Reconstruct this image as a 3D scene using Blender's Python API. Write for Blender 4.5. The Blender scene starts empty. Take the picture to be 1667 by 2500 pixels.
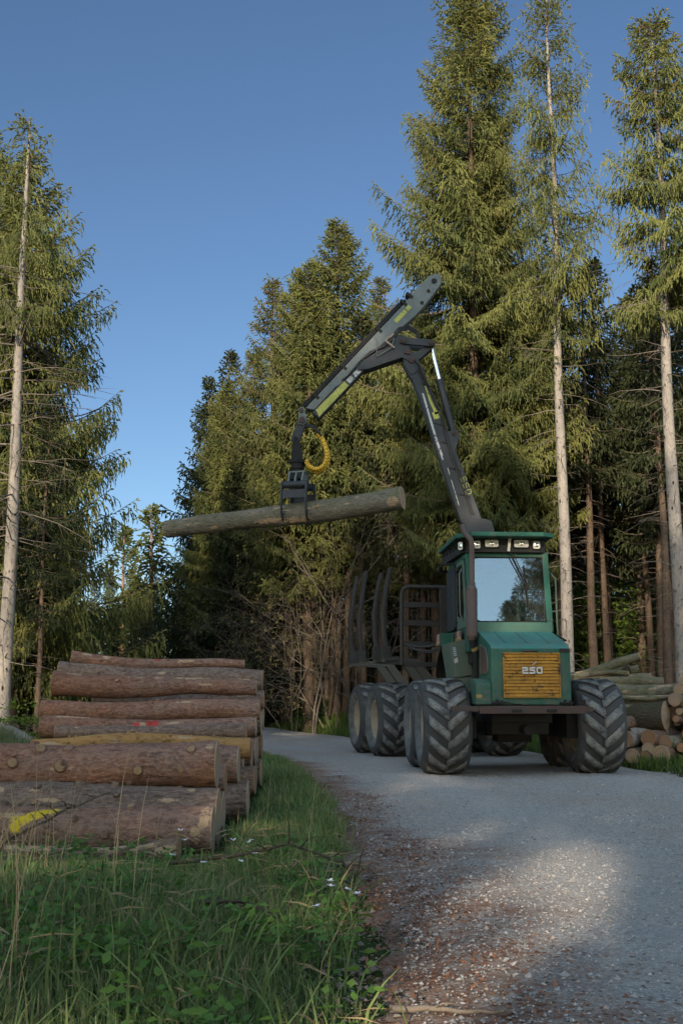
import bpy, bmesh, math, random
import numpy as np
from mathutils import Vector, Matrix, noise as mnoise
R_=math.radians
sc=bpy.context.scene
COL=sc.collection
rnd=random.Random(7)

# ------------------------------------------------------------------ helpers
class MB:
    """collects shapes for one mesh object"""
    def __init__(s): s.v=[]; s.f=[]; s.m=[]; s.s=[]
    def add(s,vs,fs,mat=0,smooth=False):
        n=len(s.v); s.v.extend([tuple(v) for v in vs])
        for f in fs: s.f.append([i+n for i in f]); s.m.append(mat); s.s.append(smooth)
    def box(s,c,size,rot=None,mat=0):
        hx,hy,hz=[a/2 for a in size]; M=rot if rot is not None else Matrix.Identity(3)
        vs=[Vector(c)+M@Vector((x*hx,y*hy,z*hz)) for x in(-1,1) for y in(-1,1) for z in(-1,1)]
        s.add(vs,[(0,1,3,2),(4,6,7,5),(0,4,5,1),(2,3,7,6),(0,2,6,4),(1,5,7,3)],mat)
    def bx(s,x0,x1,y0,y1,z0,z1,mat=0): s.box(((x0+x1)/2,(y0+y1)/2,(z0+z1)/2),(abs(x1-x0),abs(y1-y0),abs(z1-z0)),None,mat)
    def tube(s,pts,rad,n=8,mat=0,caps=True,smooth=True):
        pts=[Vector(p) for p in pts]; k=len(pts)
        if not hasattr(rad,'__len__'): rad=[rad]*k
        T=[]
        for i in range(k):
            t=pts[min(i+1,k-1)]-pts[max(i-1,0)]; T.append(t.normalized() if t.length>1e-9 else Vector((0,0,1)))
        up=Vector((0,0,1)) if abs(T[0].z)<.9 else Vector((1,0,0))
        u=T[0].cross(up).normalized(); vs=[]
        for i in range(k):
            u=(u-T[i]*u.dot(T[i])); u=u.normalized() if u.length>1e-6 else T[i].orthogonal().normalized()
            w=T[i].cross(u)
            for j in range(n):
                a=2*math.pi*j/n; vs.append(pts[i]+(u*math.cos(a)+w*math.sin(a))*rad[i])
        fs=[(i*n+j,i*n+(j+1)%n,(i+1)*n+(j+1)%n,(i+1)*n+j) for i in range(k-1) for j in range(n)]
        s.add(vs,fs,mat,smooth)
        if caps: s.add(vs[:n],[tuple(range(n))[::-1]],mat); s.add(vs[-n:],[tuple(range(n))],mat)
    def cyl(s,a,b,r,r2=None,n=16,mat=0,smooth=True,caps=True): s.tube([a,b],[r,r if r2 is None else r2],n,mat,caps,smooth)
    def prism(s,poly,d0,d1,plane='xz',mat=0):
        def P(a,b,d):
            return {'xz':(a,d,b),'xy':(a,b,d),'yz':(d,a,b)}[plane]
        n=len(poly); A=[P(a,b,d0) for a,b in poly]; B=[P(a,b,d1) for a,b in poly]
        s.add(A+B,[tuple(range(n)),tuple(range(2*n-1,n-1,-1))]+[(i,i+n,(i+1)%n+n,(i+1)%n) for i in range(n)],mat)
    def rev(s,prof,n=48,mat=0,smooth=True,closed=False):
        """revolve (x,r) profile round the x axis"""
        vs=[];k=len(prof)
        for i in range(n):
            a=2*math.pi*i/n
            for x,r in prof: vs.append((x,r*math.sin(a),r*math.cos(a)))
        fs=[]
        for i in range(n):
            i2=(i+1)%n
            for j in range(k if closed else k-1):
                j2=(j+1)%k; fs.append((i*k+j,i*k+j2,i2*k+j2,i2*k+j))
        s.add(vs,fs,mat,smooth)
    def mesh(s,name,mats,M=None,bevel=0):
        me=bpy.data.meshes.new(name)
        me.from_pydata(s.v,[],s.f)
        for m in mats: me.materials.append(m)
        me.polygons.foreach_set('material_index',s.m); me.polygons.foreach_set('use_smooth',s.s)
        bm=bmesh.new(); bm.from_mesh(me); bmesh.ops.recalc_face_normals(bm,faces=bm.faces)
        if bevel:
            es=[e for e in bm.edges if len(e.link_faces)==2 and e.calc_face_angle(0)>.6 and not (e.link_faces[0].smooth and e.link_faces[1].smooth)]
            bmesh.ops.bevel(bm,geom=es,offset=bevel,segments=2,affect='EDGES',profile=.6,clamp_overlap=True)
        bm.to_mesh(me); bm.free()
        if M is not None: me.transform(M)
        me.update(); return me
    def build(s,name,mats,parent=None,M=None,bevel=0):
        if not isinstance(mats,(list,tuple)): mats=[mats]
        return link(name,s.mesh(name,mats,M,bevel),parent)
def link(name,data,parent=None,loc=(0,0,0),rot=(0,0,0)):
    o=bpy.data.objects.new(name,data); COL.objects.link(o); o.parent=parent; o.location=loc; o.rotation_euler=rot; return o
def tag(o,label=None,cat=None,group=None,kind=None):
    if label:o['label']=label
    if cat:o['category']=cat
    if group:o['group']=group
    if kind:o['kind']=kind
    return o
def thing(name,label,cat,loc=(0,0,0),rz=0,group=None): return tag(link(name,None,None,loc,(0,0,rz)),label,cat,group)
def npmesh(name,V,F,mats,matidx=None,attrs=None,smooth=False):
    """V (n,3) F (m,k) numpy arrays"""
    me=bpy.data.meshes.new(name); n,k=len(F),F.shape[1]
    me.vertices.add(len(V)); me.vertices.foreach_set('co',np.ascontiguousarray(V,dtype=np.float32).ravel())
    me.loops.add(n*k); me.loops.foreach_set('vertex_index',np.ascontiguousarray(F,dtype=np.int32).ravel())
    me.polygons.add(n); me.polygons.foreach_set('loop_start',np.arange(0,n*k,k,dtype=np.int32)); 
    for m in mats: me.materials.append(m)
    if matidx is not None: me.polygons.foreach_set('material_index',np.asarray(matidx,dtype=np.int32))
    me.polygons.foreach_set('use_smooth',np.full(n,smooth,dtype=bool))
    for an,av in (attrs or {}).items():
        a=me.attributes.new(an,'FLOAT','POINT'); a.data.foreach_set('value',np.ascontiguousarray(av,dtype=np.float32))
    me.update(calc_edges=True); me.validate(); return me
def sstep(a,b,x):
    t=np.clip((x-a)/(b-a),0,1); return t*t*(3-2*t)

# ------------------------------------------------------------------ materials
class NT:
    def __init__(s,name):
        s.m=bpy.data.materials.new(name); s.m.use_nodes=True; s.t=s.m.node_tree; s.N=s.t.nodes; s.L=s.t.links
        s.b=s.N['Principled BSDF']; s.out=s.N['Material Output']; s.co=None
    def n(s,t,**k):
        x=s.N.new(t)
        for a,v in k.items(): setattr(x,a,v)
        return x
    def l(s,a,b): s.L.new(a,b)
    def coord(s):
        if s.co is None: s.co=s.n('ShaderNodeTexCoord').outputs['Object']
        return s.co
    def noise(s,scale,detail=4,rough=.6,vec=None,dist=0):
        x=s.n('ShaderNodeTexNoise'); x.inputs['Scale'].default_value=scale; x.inputs['Detail'].default_value=detail
        x.inputs['Roughness'].default_value=rough; x.inputs['Distortion'].default_value=dist; s.l(vec or s.coord(),x.inputs['Vector']); return x.outputs['Fac']
    def voro(s,scale,vec=None,feature='F1',out='Distance'):
        x=s.n('ShaderNodeTexVoronoi',feature=feature); x.inputs['Scale'].default_value=scale; s.l(vec or s.coord(),x.inputs['Vector']); return x.outputs[out]
    def map(s,scale=(1,1,1),vec=None):
        x=s.n('ShaderNodeMapping'); x.inputs['Scale'].default_value=scale; s.l(vec or s.coord(),x.inputs['Vector']); return x.outputs[0]
    def ramp(s,fac,stops):
        x=s.n('ShaderNodeValToRGB'); e=x.color_ramp.elements
        while len(e)<len(stops): e.new(.5)
        for i,(p,c) in enumerate(stops):
            e[i].position=p; e[i].color=(c,c,c,1) if not hasattr(c,'__len__') else (*c,1)
        s.l(fac,x.inputs[0]); return x.outputs[0]
    def mix(s,fac,a,b,mode='MIX'):
        x=s.n('ShaderNodeMix',data_type='RGBA',blend_type=mode); 
        for sock,v in ((x.inputs[0],fac),(x.inputs[6],a),(x.inputs[7],b)):
            if hasattr(v,'is_linked') or hasattr(v,'links'): s.l(v,sock)
            elif hasattr(v,'__len__'): sock.default_value=(*v,1)
            else: sock.default_value=v
        return x.outputs[2]
    def math(s,op,a,b=0.):
        x=s.n('ShaderNodeMath',operation=op)
        for sock,v in ((x.inputs[0],a),(x.inputs[1],b)):
            if hasattr(v,'links'): s.l(v,sock)
            else: sock.default_value=v
        return x.outputs[0]
    def attr(s,name): return s.n('ShaderNodeAttribute',attribute_name=name).outputs['Fac']
    def orand(s): return s.n('ShaderNodeObjectInfo').outputs['Random']
    def bump(s,h,strength=.4,dist=.02):
        x=s.n('ShaderNodeBump'); x.inputs['Strength'].default_value=strength; x.inputs['Distance'].default_value=dist
        s.l(h,x.inputs['Height']); s.l(x.outputs[0],s.b.inputs['Normal']); return x
    def fin(s,col,rough=.7,metal=0.,spec=.5):
        for sock,v in ((s.b.inputs['Base Color'],col),(s.b.inputs['Roughness'],rough),(s.b.inputs['Metallic'],metal),(s.b.inputs['Specular IOR Level'],spec)):
            if hasattr(v,'links'): s.l(v,sock)
            elif hasattr(v,'__len__'): sock.default_value=(*v,1)
            else: sock.default_value=v
        return s.m
def paint(name,c,dirt=(.05,.045,.035),amt=.5,rough=.45,metal=0.,chip=None,chip_at=.68,spec=.5,mud=0):
    m=NT(name); n1=m.noise(2.3,8,.65); n2=m.noise(14,6,.7); n3=m.noise(60,3)
    col=m.mix(m.ramp(n1,[(.35,0),(.75,amt)]),c,dirt)
    col=m.mix(m.ramp(n2,[(.45,0),(.8,amt*.6)]),col,[x*.6 for x in dirt])
    col=m.mix(m.ramp(n3,[(.3,0),(.7,.25)]),col,[min(1,x*1.4+.008) for x in c])
    if mud:
        st=m.noise(1.,6,.7,m.map((14,14,.9))); col=m.mix(m.ramp(st,[(.5,0),(.72,.45)]),col,(.13,.125,.1))
        sx=m.n('ShaderNodeSeparateXYZ'); m.l(m.coord(),sx.inputs[0]); zf=m.n('ShaderNodeMapRange'); m.l(sx.outputs[2],zf.inputs[0]); zf.inputs[1].default_value=mud[0]; zf.inputs[2].default_value=mud[1]; zf.inputs[3].default_value=1; zf.inputs[4].default_value=0
        sp_=m.math('MULTIPLY',m.math('ADD',zf.outputs[0],.25),m.ramp(m.noise(9,8,.8),[(.38,0),(.62,1)])); col=m.mix(m.math('MULTIPLY',sp_,.5),col,(.14,.125,.1))
        sc_n=m.noise(1.,4,.6,m.map((3,40,40))); col=m.mix(m.ramp(sc_n,[(.7,0),(.74,.35)]),col,[min(1,x*2+.05) for x in c])
    if chip is not None: col=m.mix(m.ramp(m.noise(7,9,.75,dist=.6),[(chip_at,0),(chip_at+.02,1)]),col,chip)
    m.bump(n2,.12,.01)
    return m.fin(col,m.ramp(n1,[(.3,rough),(.8,min(1,rough+.3))]),metal,spec)
def bark(name,c1,c2,c3,vscale=(1,1,1),scale=9,bumps=.6,scars=None,paintcol=None,vary=.35,moss=None,plates=0):
    m=NT(name); v=m.map(vscale); big=m.noise(2.2,4,.6,v); f=m.noise(scale,9,.72,v,.5); vo=m.voro(scale*2.2,v)
    col=m.mix(m.ramp(f,[(.3,0),(.7,1)]),c1,c2); col=m.mix(m.ramp(big,[(.42,0),(.7,.8)]),col,c3)
    col=m.mix(m.ramp(vo,[(.0,.75),(.35,0)]),col,[x*.35 for x in c1])
    if plates:
        pe=m.voro(plates,v,'DISTANCE_TO_EDGE'); col=m.mix(m.ramp(pe,[(.0,.55),(.12,0)]),col,[x*.3 for x in c1])
        vcx=m.n('ShaderNodeRGBToBW'); m.l(m.voro(plates,v,out='Color'),vcx.inputs[0]); col=m.mix(m.ramp(vcx.outputs[0],[(.35,.0),(.8,.4)]),col,[min(.6,x*1.15+.04) for x in c2]); col=m.mix(m.ramp(vcx.outputs[0],[(.15,.4),(.38,0)]),col,[x*.5 for x in c1])
    if moss is not None: col=m.mix(m.ramp(m.noise(3.1,6,.7),[(.52,0),(.68,.7)]),col,moss)
    if scars is not None:
        sv=m.voro(scars[0],m.map(scars[1])); col=m.mix(m.ramp(sv,[(scars[2],1),(scars[2]+.06,0)]),col,(.02,.018,.016))
    sca=m.attr('scar'); e=m.math('MULTIPLY',sca,m.ramp(m.noise(16,6,.75),[(.3,0),(.55,1)]))
    col=m.mix(m.ramp(e,[(.35,0),(.5,1)]),col,(.42,.3,.19))
    if paintcol is not None:
        pa=m.math('MULTIPLY',m.attr('paint'),m.ramp(m.noise(22,6,.8),[(.3,.2),(.55,1)])); col=m.mix(m.ramp(pa,[(.42,0),(.55,.92)]),col,paintcol)
    pt=m.noise(scale*.7,8,.85,v,1.6); col=m.mix(m.ramp(pt,[(.38,.85),(.47,0)]),col,[x*.28 for x in c1]); col=m.mix(m.ramp(pt,[(.6,0),(.68,.55)]),col,[min(.6,x*1.35+.03) for x in c2])
    r=m.orand(); col=m.mix(m.math('MULTIPLY',r,vary),col,m.mix(.5,col,(.03,.028,.026)))
    h=m.math('ADD',f,m.math('MULTIPLY',vo,.5)); m.bump(h,bumps,.03)
    return m.fin(col,.9,0,.2)

GREEN=(.004,.088,.064)
M={}
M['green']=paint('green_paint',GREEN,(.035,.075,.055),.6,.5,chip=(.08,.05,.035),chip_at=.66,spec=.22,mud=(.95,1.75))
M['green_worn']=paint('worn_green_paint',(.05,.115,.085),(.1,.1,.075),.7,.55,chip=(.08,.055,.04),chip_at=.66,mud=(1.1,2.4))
M['green_skylit']=paint('skylit_hood_paint',(.02,.19,.17),(.07,.13,.11),.7,.38,chip=(.1,.08,.06),chip_at=.7,mud=(1.5,2.0))
M['green_cowl']=paint('cowl_paint',(.03,.125,.095),(.055,.08,.06),.6,.42,chip=(.1,.055,.035),chip_at=.63)
M['yellow']=paint('yellow_grille_paint',(.42,.2,.015),(.07,.035,.012),1.,.65,chip=(.045,.025,.012),chip_at=.57)
M['decal_yellow']=paint('yellow_decal',(.42,.43,.09),(.16,.16,.08),.5,.6,chip=(.03,.035,.04),chip_at=.6)
M['decal_white']=paint('white_decal',(.5,.52,.5),(.2,.2,.2),.5,.6,chip=(.03,.035,.04),chip_at=.55)
M['white']=paint('white_plate',(.62,.62,.6),(.3,.28,.25),.4,.5)
M['red']=paint('red_plate',(.16,.04,.03),(.06,.03,.03),.5,.5)
M['amber']=paint('amber_plate',(.3,.2,.06),(.1,.07,.04),.5,.5)
M['blue']=paint('blue_sticker',(.05,.13,.22),(.2,.25,.28),.5,.5)
M['black']=paint('black_metal',(.006,.006,.006),(.014,.012,.01),.6,.7)
M['steel_dark']=paint('dark_boom_paint',(.017,.023,.03),(.035,.036,.034),.6,.5,chip=(.14,.14,.13),chip_at=.75)
M['steel_grey']=paint('grey_boom_paint',(.115,.14,.14),(.08,.09,.085),.6,.5,chip=(.04,.045,.05),chip_at=.68)
M['rust']=paint('rusty_steel',(.045,.032,.028),(.09,.05,.035),.7,.7)
M['muffler']=paint('muffler_steel',(.055,.048,.055),(.15,.085,.05),.8,.6)
M['chrome']=NT('chrome_rod').fin((.75,.77,.78),.12,1)
M['frame']=paint('load_frame_paint',(.022,.022,.022),(.06,.05,.038),.6,.65)
M['bed']=paint('worn_bed_steel',(.06,.062,.055),(.12,.1,.075),.7,.6)
M['rubber']=paint('tyre_rubber',(.03,.031,.033),(.1,.097,.09),.7,.8)
def m_():
    m=NT('dusty_tread'); n=m.noise(9,8,.75); n2=m.noise(50,4)
    col=m.mix(m.ramp(n,[(.36,0),(.6,1)]),(.045,.047,.049),(.23,.23,.215)); col=m.mix(m.ramp(n2,[(.45,0),(.75,.5)]),col,(.08,.08,.078))
    m.bump(n2,.3,.01); return m.fin(col,.9,0,.2)
M['dusty']=m_()
def m_():
    m=NT('dusty_sidewall'); n=m.noise(5,8,.7); n2=m.noise(40,4)
    col=m.mix(m.ramp(n,[(.3,0),(.62,1)]),(.06,.063,.066),(.17,.172,.17)); col=m.mix(m.ramp(n2,[(.45,0),(.75,.4)]),col,(.06,.06,.06))
    m.bump(n2,.2,.01); return m.fin(col,.85,0,.25)
M['sidewall']=m_()
M['rim']=paint('dusty_rim',(.34,.28,.21),(.09,.075,.06),.7,.8)
M['hose']=NT('black_hose').fin((.012,.012,.013),.45)
M['hose_yellow']=paint('yellow_hose_wrap',(.7,.4,.02),(.3,.2,.03),.5,.5)
M['dark']=NT('dark_interior').fin((.015,.016,.017),.8)
M['seat']=NT('seat_fabric').fin((.05,.048,.045),.9)
def m_():
    m=NT('coated_glass'); g=m.n('ShaderNodeBsdfGlossy'); g.inputs['Roughness'].default_value=.015; g.inputs['Color'].default_value=(.74,.86,.92,1)
    t=m.n('ShaderNodeBsdfTransparent'); t.inputs['Color'].default_value=(.6,.7,.7,1)
    x=m.n('ShaderNodeMixShader'); fr=m.n('ShaderNodeFresnel'); fr.inputs['IOR'].default_value=1.5
    m.l(m.math('ADD',fr.outputs[0],.17),x.inputs[0]); m.l(t.outputs[0],x.inputs[1]); m.l(g.outputs[0],x.inputs[2])
    d=m.n('ShaderNodeBsdfDiffuse'); d.inputs[0].default_value=(.4,.4,.37,1); y=m.n('ShaderNodeMixShader'); m.l(m.ramp(m.math('MULTIPLY',m.noise(3,6,.7),m.noise(45,4,.7)),[(.18,.0),(.5,.1)]),y.inputs[0]); m.l(x.outputs[0],y.inputs[1]); m.l(d.outputs[0],y.inputs[2]); m.l(y.outputs[0],m.out.inputs[0]); return m.m
M['glass']=m_()
def m_():
    m=NT('dull_side_glass'); g=m.n('ShaderNodeBsdfGlossy'); g.inputs['Roughness'].default_value=.08; g.inputs['Color'].default_value=(.7,.78,.8,1)
    t=m.n('ShaderNodeBsdfTransparent'); t.inputs['Color'].default_value=(.5,.55,.55,1)
    x=m.n('ShaderNodeMixShader'); x.inputs[0].default_value=.25; m.l(t.outputs[0],x.inputs[1]); m.l(g.outputs[0],x.inputs[2]); m.l(x.outputs[0],m.out.inputs[0]); return m.m
M['glass_side']=m_()
M['lens']=NT('lamp_lens').fin((.55,.56,.52),.12,0.,.8)
M['reflector']=NT('lamp_reflector').fin((.75,.75,.72),.2,.9)

M['bark_brown']=bark('brown_spruce_bark',(0.234,0.108,0.067),(0.305,0.154,0.098),(0.217,0.172,0.154),(.55,1.3,1.3),9,.7,plates=58)
M['bark_purple']=bark('grey_spruce_bark',(0.190,0.122,0.095),(0.243,0.174,0.134),(0.138,0.105,0.088),(.5,1.2,1.2),10,.7,plates=58)
M['bark_ochre']=bark('ochre_bark',(0.361,0.179,0.061),(0.433,0.255,0.099),(0.246,0.153,0.066),(.5,1.2,1.2),9,.5)
M['bark_yellow_mark']=bark('marked_bark_yellow',(0.234,0.117,0.074),(0.295,0.162,0.110),(0.209,0.168,0.154),(.5,1.2,1.2),9,.7,paintcol=(.75,.55,.02),plates=58)
M['bark_red_mark']=bark('marked_bark_red',(0.224,0.108,0.071),(0.285,0.154,0.103),(0.217,0.172,0.154),(.55,1.3,1.3),9,.7,paintcol=(.45,.04,.04),plates=58)
M['bark_peeled']=bark('peeled_bark',(0.183,0.105,0.074),(0.275,0.183,0.126),(0.128,0.087,0.071),(.4,1.3,1.3),6,.8,plates=58)
M['bark_oak']=bark('grey_oak_bark',(.085,.07,.05),(.13,.11,.08),(.07,.07,.04),(.35,1.3,1.3),16,1.0,moss=(.085,.085,.03))
M['bark_beech']=bark('mossy_beech_bark',(.17,.15,.105),(.26,.225,.16),(.12,.12,.075),(.5,1,1),6,.5,moss=(.09,.105,.045))
M['bark_held']=bark('lichen_grey_bark',(.15,.13,.095),(.26,.235,.185),(.12,.115,.075),(.4,1.3,1.3),14,1.0,moss=(.13,.135,.06))
M['bark_grey']=bark('grey_trunk_bark',(.25,.225,.2),(.37,.33,.29),(.2,.185,.17),(1,1,.5),7,.5,scars=(5.5,(1.3,1.3,.55),.12))
M['bark_dark']=bark('dark_trunk_bark',(.095,.066,.048),(.15,.108,.075),(.075,.056,.044),(1,1,.5),8,.6,scars=(5,(1.3,1.3,.6),.1))
M['bark_pine']=bark('red_pine_bark',(.3,.16,.09),(.36,.2,.12),(.2,.13,.09),(1,1,.5),7,.6)
M['twig']=bark('dead_twig_bark',(.16,.13,.105),(.25,.21,.17),(.13,.11,.09),(1,1,1),9,.3)
M['limb']=bark('limb_bark',(.12,.09,.065),(.17,.13,.1),(.1,.08,.06),(1,1,1),9,.3)
def m_():
    m=NT('cut_wood'); r=m.attr('rad'); n=m.noise(14,4); rr=m.math('ADD',m.math('MULTIPLY',r,55.),m.math('MULTIPLY',n,5.)); w=m.math('SINE',rr)
    col=m.mix(m.ramp(w,[(0,0),(1,.55)]),(.37,.26,.16),(.27,.165,.09)); col=m.mix(m.ramp(m.noise(5,5,.7),[(.4,0),(.7,.8)]),col,(.3,.25,.21))
    col=m.mix(m.ramp(m.orand(),[(.45,0),(.9,.7)]),col,(.24,.115,.055)); m.bump(m.noise(40,5),.4,.01); return m.fin(col,.85,0,.2)
M['cut']=m_()
M['knot']=paint('knot_wood',(.33,.22,.12),(.12,.07,.04),.9,.85,chip=(.07,.045,.03),chip_at=.56)
def leafmat(name,c1,c2,c3,trans=.25,cone=None):
    m=NT(name); v=m.attr('var'); r=m.orand(); big=m.noise(.8,3)
    col=m.mix(v,c1,c2); col=m.mix(m.ramp(big,[(.4,0),(.65,.6)]),col,c3)
    if cone is not None: col=m.mix(m.ramp(v,[(.93,0),(.94,1)]),col,cone)
    col=m.mix(m.math('MULTIPLY',r,.3),col,m.mix(.5,col,(.06,.05,.015)))
    m.fin(col,.6,0,.25)
    if trans:
        t=m.n('ShaderNodeBsdfTranslucent'); m.l(col,t.inputs[0]); x=m.n('ShaderNodeMixShader'); x.inputs[0].default_value=trans
        m.l(m.b.outputs[0],x.inputs[1]); m.l(t.outputs[0],x.inputs[2]); m.l(x.outputs[0],m.out.inputs[0])
    return m.m
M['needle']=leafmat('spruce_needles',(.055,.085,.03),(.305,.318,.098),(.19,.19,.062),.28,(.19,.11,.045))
M['needle_shaded']=leafmat('shaded_spruce_needles',(.02,.03,.013),(.06,.075,.026),(.03,.042,.018),.12,(.09,.055,.03))  # spruce needles darkened to put the forest shade into the colour
M['needle_brown']=leafmat('cone_laden_needles',(.05,.075,.028),(.23,.25,.085),(.17,.15,.06),.22,(.24,.14,.06))
M['needle_pine']=leafmat('pine_needles',(.07,.095,.035),(.14,.16,.05),(.1,.12,.04),.2)
M['leaf']=leafmat('beech_leaves',(.05,.1,.014),(.13,.2,.025),(.08,.13,.02),.4)
M['bud']=leafmat('spring_buds',(.16,.14,.06),(.22,.2,.08),(.17,.14,.06),.2)
M['grass']=leafmat('grass_blades',(.055,.13,.035),(.25,.34,.12),(.2,.24,.085),.3,(.38,.31,.17))
M['verge_grass']=leafmat('verge_grass_blades',(.06,.12,.02),(.12,.18,.035),(.08,.14,.03),.3,(.26,.22,.11))
M['weed']=leafmat('weed_leaves',(.07,.17,.035),(.12,.23,.05),(.09,.19,.05),.3)
M['dry']=leafmat('dry_stalks',(.34,.26,.15),(.45,.36,.22),(.3,.23,.13),.15)
M['petal']=NT('white_petals').fin((.75,.73,.75),.6)
M['dandelion']=NT('yellow_petals').fin((.7,.45,.02),.6)
def m_():
    m=NT('forest_floor'); n=m.noise(1.2,6,.7); n2=m.noise(18,6,.75); g=m.attr('green')
    soil=m.mix(m.ramp(n2,[(.3,0),(.7,1)]),(.06,.04,.025),(.16,.105,.06)); gr=m.mix(m.ramp(n2,[(.35,0),(.65,1)]),(.022,.04,.012),(.06,.085,.025))
    col=m.mix(m.ramp(m.math('ADD',g,m.math('MULTIPLY',m.math('SUBTRACT',n,.5),.8)),[(.4,0),(.6,1)]),soil,gr)
    m.bump(n2,.8,.05); return m.fin(col,.95,0,.1)
M['ground']=m_()
def m_():
    m=NT('gravel_road'); n=m.noise(.7,5,.6); n2=m.noise(5,6,.7); f=m.noise(70,5,.8); vo=m.voro(55); vc=m.voro(55,out='Color'); vo2=m.voro(140)
    col=m.mix(m.ramp(f,[(.3,0),(.7,1)]),(.28,.253,.226),(.53,.482,.425))
    bw=m.n('ShaderNodeRGBToBW'); m.l(vc,bw.inputs[0]); col=m.mix(m.ramp(bw.outputs[0],[(.55,0),(.8,.7)]),col,(.6,.58,.55))
    col=m.mix(m.ramp(bw.outputs[0],[(.2,.55),(.42,0)]),col,(.17,.165,.165))
    col=m.mix(m.ramp(n,[(.38,0),(.66,.75)]),col,(.43,.345,.275))
    mid=m.noise(21,5,.75); col=m.mix(m.ramp(mid,[(.36,.6),(.48,0)]),col,(.2,.195,.19)); col=m.mix(m.ramp(m.noise(34,3,.7),[(.58,0),(.68,.6)]),col,(.62,.6,.57))
    col=m.mix(m.math('MULTIPLY',m.attr('track'),.35),col,(.5,.485,.46)); lit=m.attr('litter'); k=m.math('MULTIPLY',lit,m.ramp(n2,[(.3,.25),(.6,1)]))
    lc=m.mix(m.ramp(m.noise(45,5,.8),[(.35,0),(.65,1)]),(.1,.05,.033),(.34,.155,.08))
    col=m.mix(m.ramp(k,[(.2,0),(.75,.85)]),col,lc)
    h=m.math('ADD',m.math('MULTIPLY',vo,.7),m.math('MULTIPLY',f,.8)); m.bump(h,.75,.03)
    return m.fin(col,.92,0,.2)
M['road']=m_()
def m_():
    m=NT('gravel_stones'); r=m.attr('var'); col=m.mix(r,(.2,.195,.195),(.44,.42,.4)); col=m.mix(m.ramp(r,[(.8,0),(.85,.6)]),col,(.3,.22,.17)); m.bump(m.noise(80,4),.3,.005); return m.fin(col,.9,0,.2)
M['stone']=m_()
M['edge_stone']=leafmat('edge_stones',(.08,.07,.065),(.26,.235,.21),(.19,.14,.11),0)
M['litter']=leafmat('bark_litter',(.13,.06,.038),(.36,.16,.085),(.22,.12,.08),0)
# ------------------------------------------------------------------ camera, sun, sky
cam=bpy.data.objects.new('camera',bpy.data.cameras.new('camera')); COL.objects.link(cam); sc.camera=cam
cam.data.sensor_fit='VERTICAL'; cam.data.sensor_height=36; cam.data.lens=2650/2352*36
cam.data.clip_end=2000; cam.location=(0,0,1.07); cam.rotation_euler=(R_(90)+math.atan(424/2650),0,0)
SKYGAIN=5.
SUN_EL,SUN_AZ=R_(17),R_(180+16)          # azimuth clockwise from +Y: behind the camera, to its right
sd=Vector((math.sin(SUN_AZ)*math.cos(SUN_EL),math.cos(SUN_AZ)*math.cos(SUN_EL),math.sin(SUN_EL)))
sun=bpy.data.objects.new('sun',bpy.data.lights.new('sun','SUN')); COL.objects.link(sun)
sun.data.energy=5.; sun.data.angle=R_(.6); sun.data.color=(1,.83,.62); sun.rotation_euler=sd.to_track_quat('Z','Y').to_euler()
w=bpy.data.worlds.new('World'); sc.world=w; w.use_nodes=True
bg=w.node_tree.nodes['Background']; sk=w.node_tree.nodes.new('ShaderNodeTexSky'); sk.sky_type='NISHITA'; sk.sun_disc=False
sk.sun_elevation=SUN_EL; sk.sun_rotation=SUN_AZ; sk.altitude=600; sk.air_density=1.0; sk.dust_density=.2; sk.ozone_density=3.6
wn=w.node_tree.nodes; wl=w.node_tree.links        # sky gain added to lift the shade: brighter, warmer overhead and sunward
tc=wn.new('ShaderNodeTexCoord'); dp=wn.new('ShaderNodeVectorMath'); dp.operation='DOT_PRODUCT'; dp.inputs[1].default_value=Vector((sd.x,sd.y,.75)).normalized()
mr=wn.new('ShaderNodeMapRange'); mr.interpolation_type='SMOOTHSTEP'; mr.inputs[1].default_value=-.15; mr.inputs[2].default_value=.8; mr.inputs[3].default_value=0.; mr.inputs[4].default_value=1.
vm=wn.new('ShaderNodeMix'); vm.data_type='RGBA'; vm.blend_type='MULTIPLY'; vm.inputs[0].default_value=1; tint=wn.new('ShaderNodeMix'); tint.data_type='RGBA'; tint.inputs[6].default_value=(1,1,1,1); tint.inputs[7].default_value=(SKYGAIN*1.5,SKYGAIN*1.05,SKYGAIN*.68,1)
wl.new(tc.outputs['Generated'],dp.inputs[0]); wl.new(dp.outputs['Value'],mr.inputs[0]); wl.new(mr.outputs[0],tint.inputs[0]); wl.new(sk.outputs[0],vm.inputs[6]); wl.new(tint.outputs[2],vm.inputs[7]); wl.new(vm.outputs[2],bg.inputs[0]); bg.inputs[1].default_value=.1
sc.view_settings.view_transform='Standard'; sc.view_settings.look='None'; sc.view_settings.exposure=.35; sc.view_settings.gamma=1
sc.cycles.max_bounces=6; sc.cycles.diffuse_bounces=3; sc.cycles.glossy_bounces=3; sc.cycles.transmission_bounces=3; sc.cycles.transparent_max_bounces=8
sc.cycles.use_denoising=True; sc.cycles.caustics_reflective=False; sc.cycles.caustics_refractive=False

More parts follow.
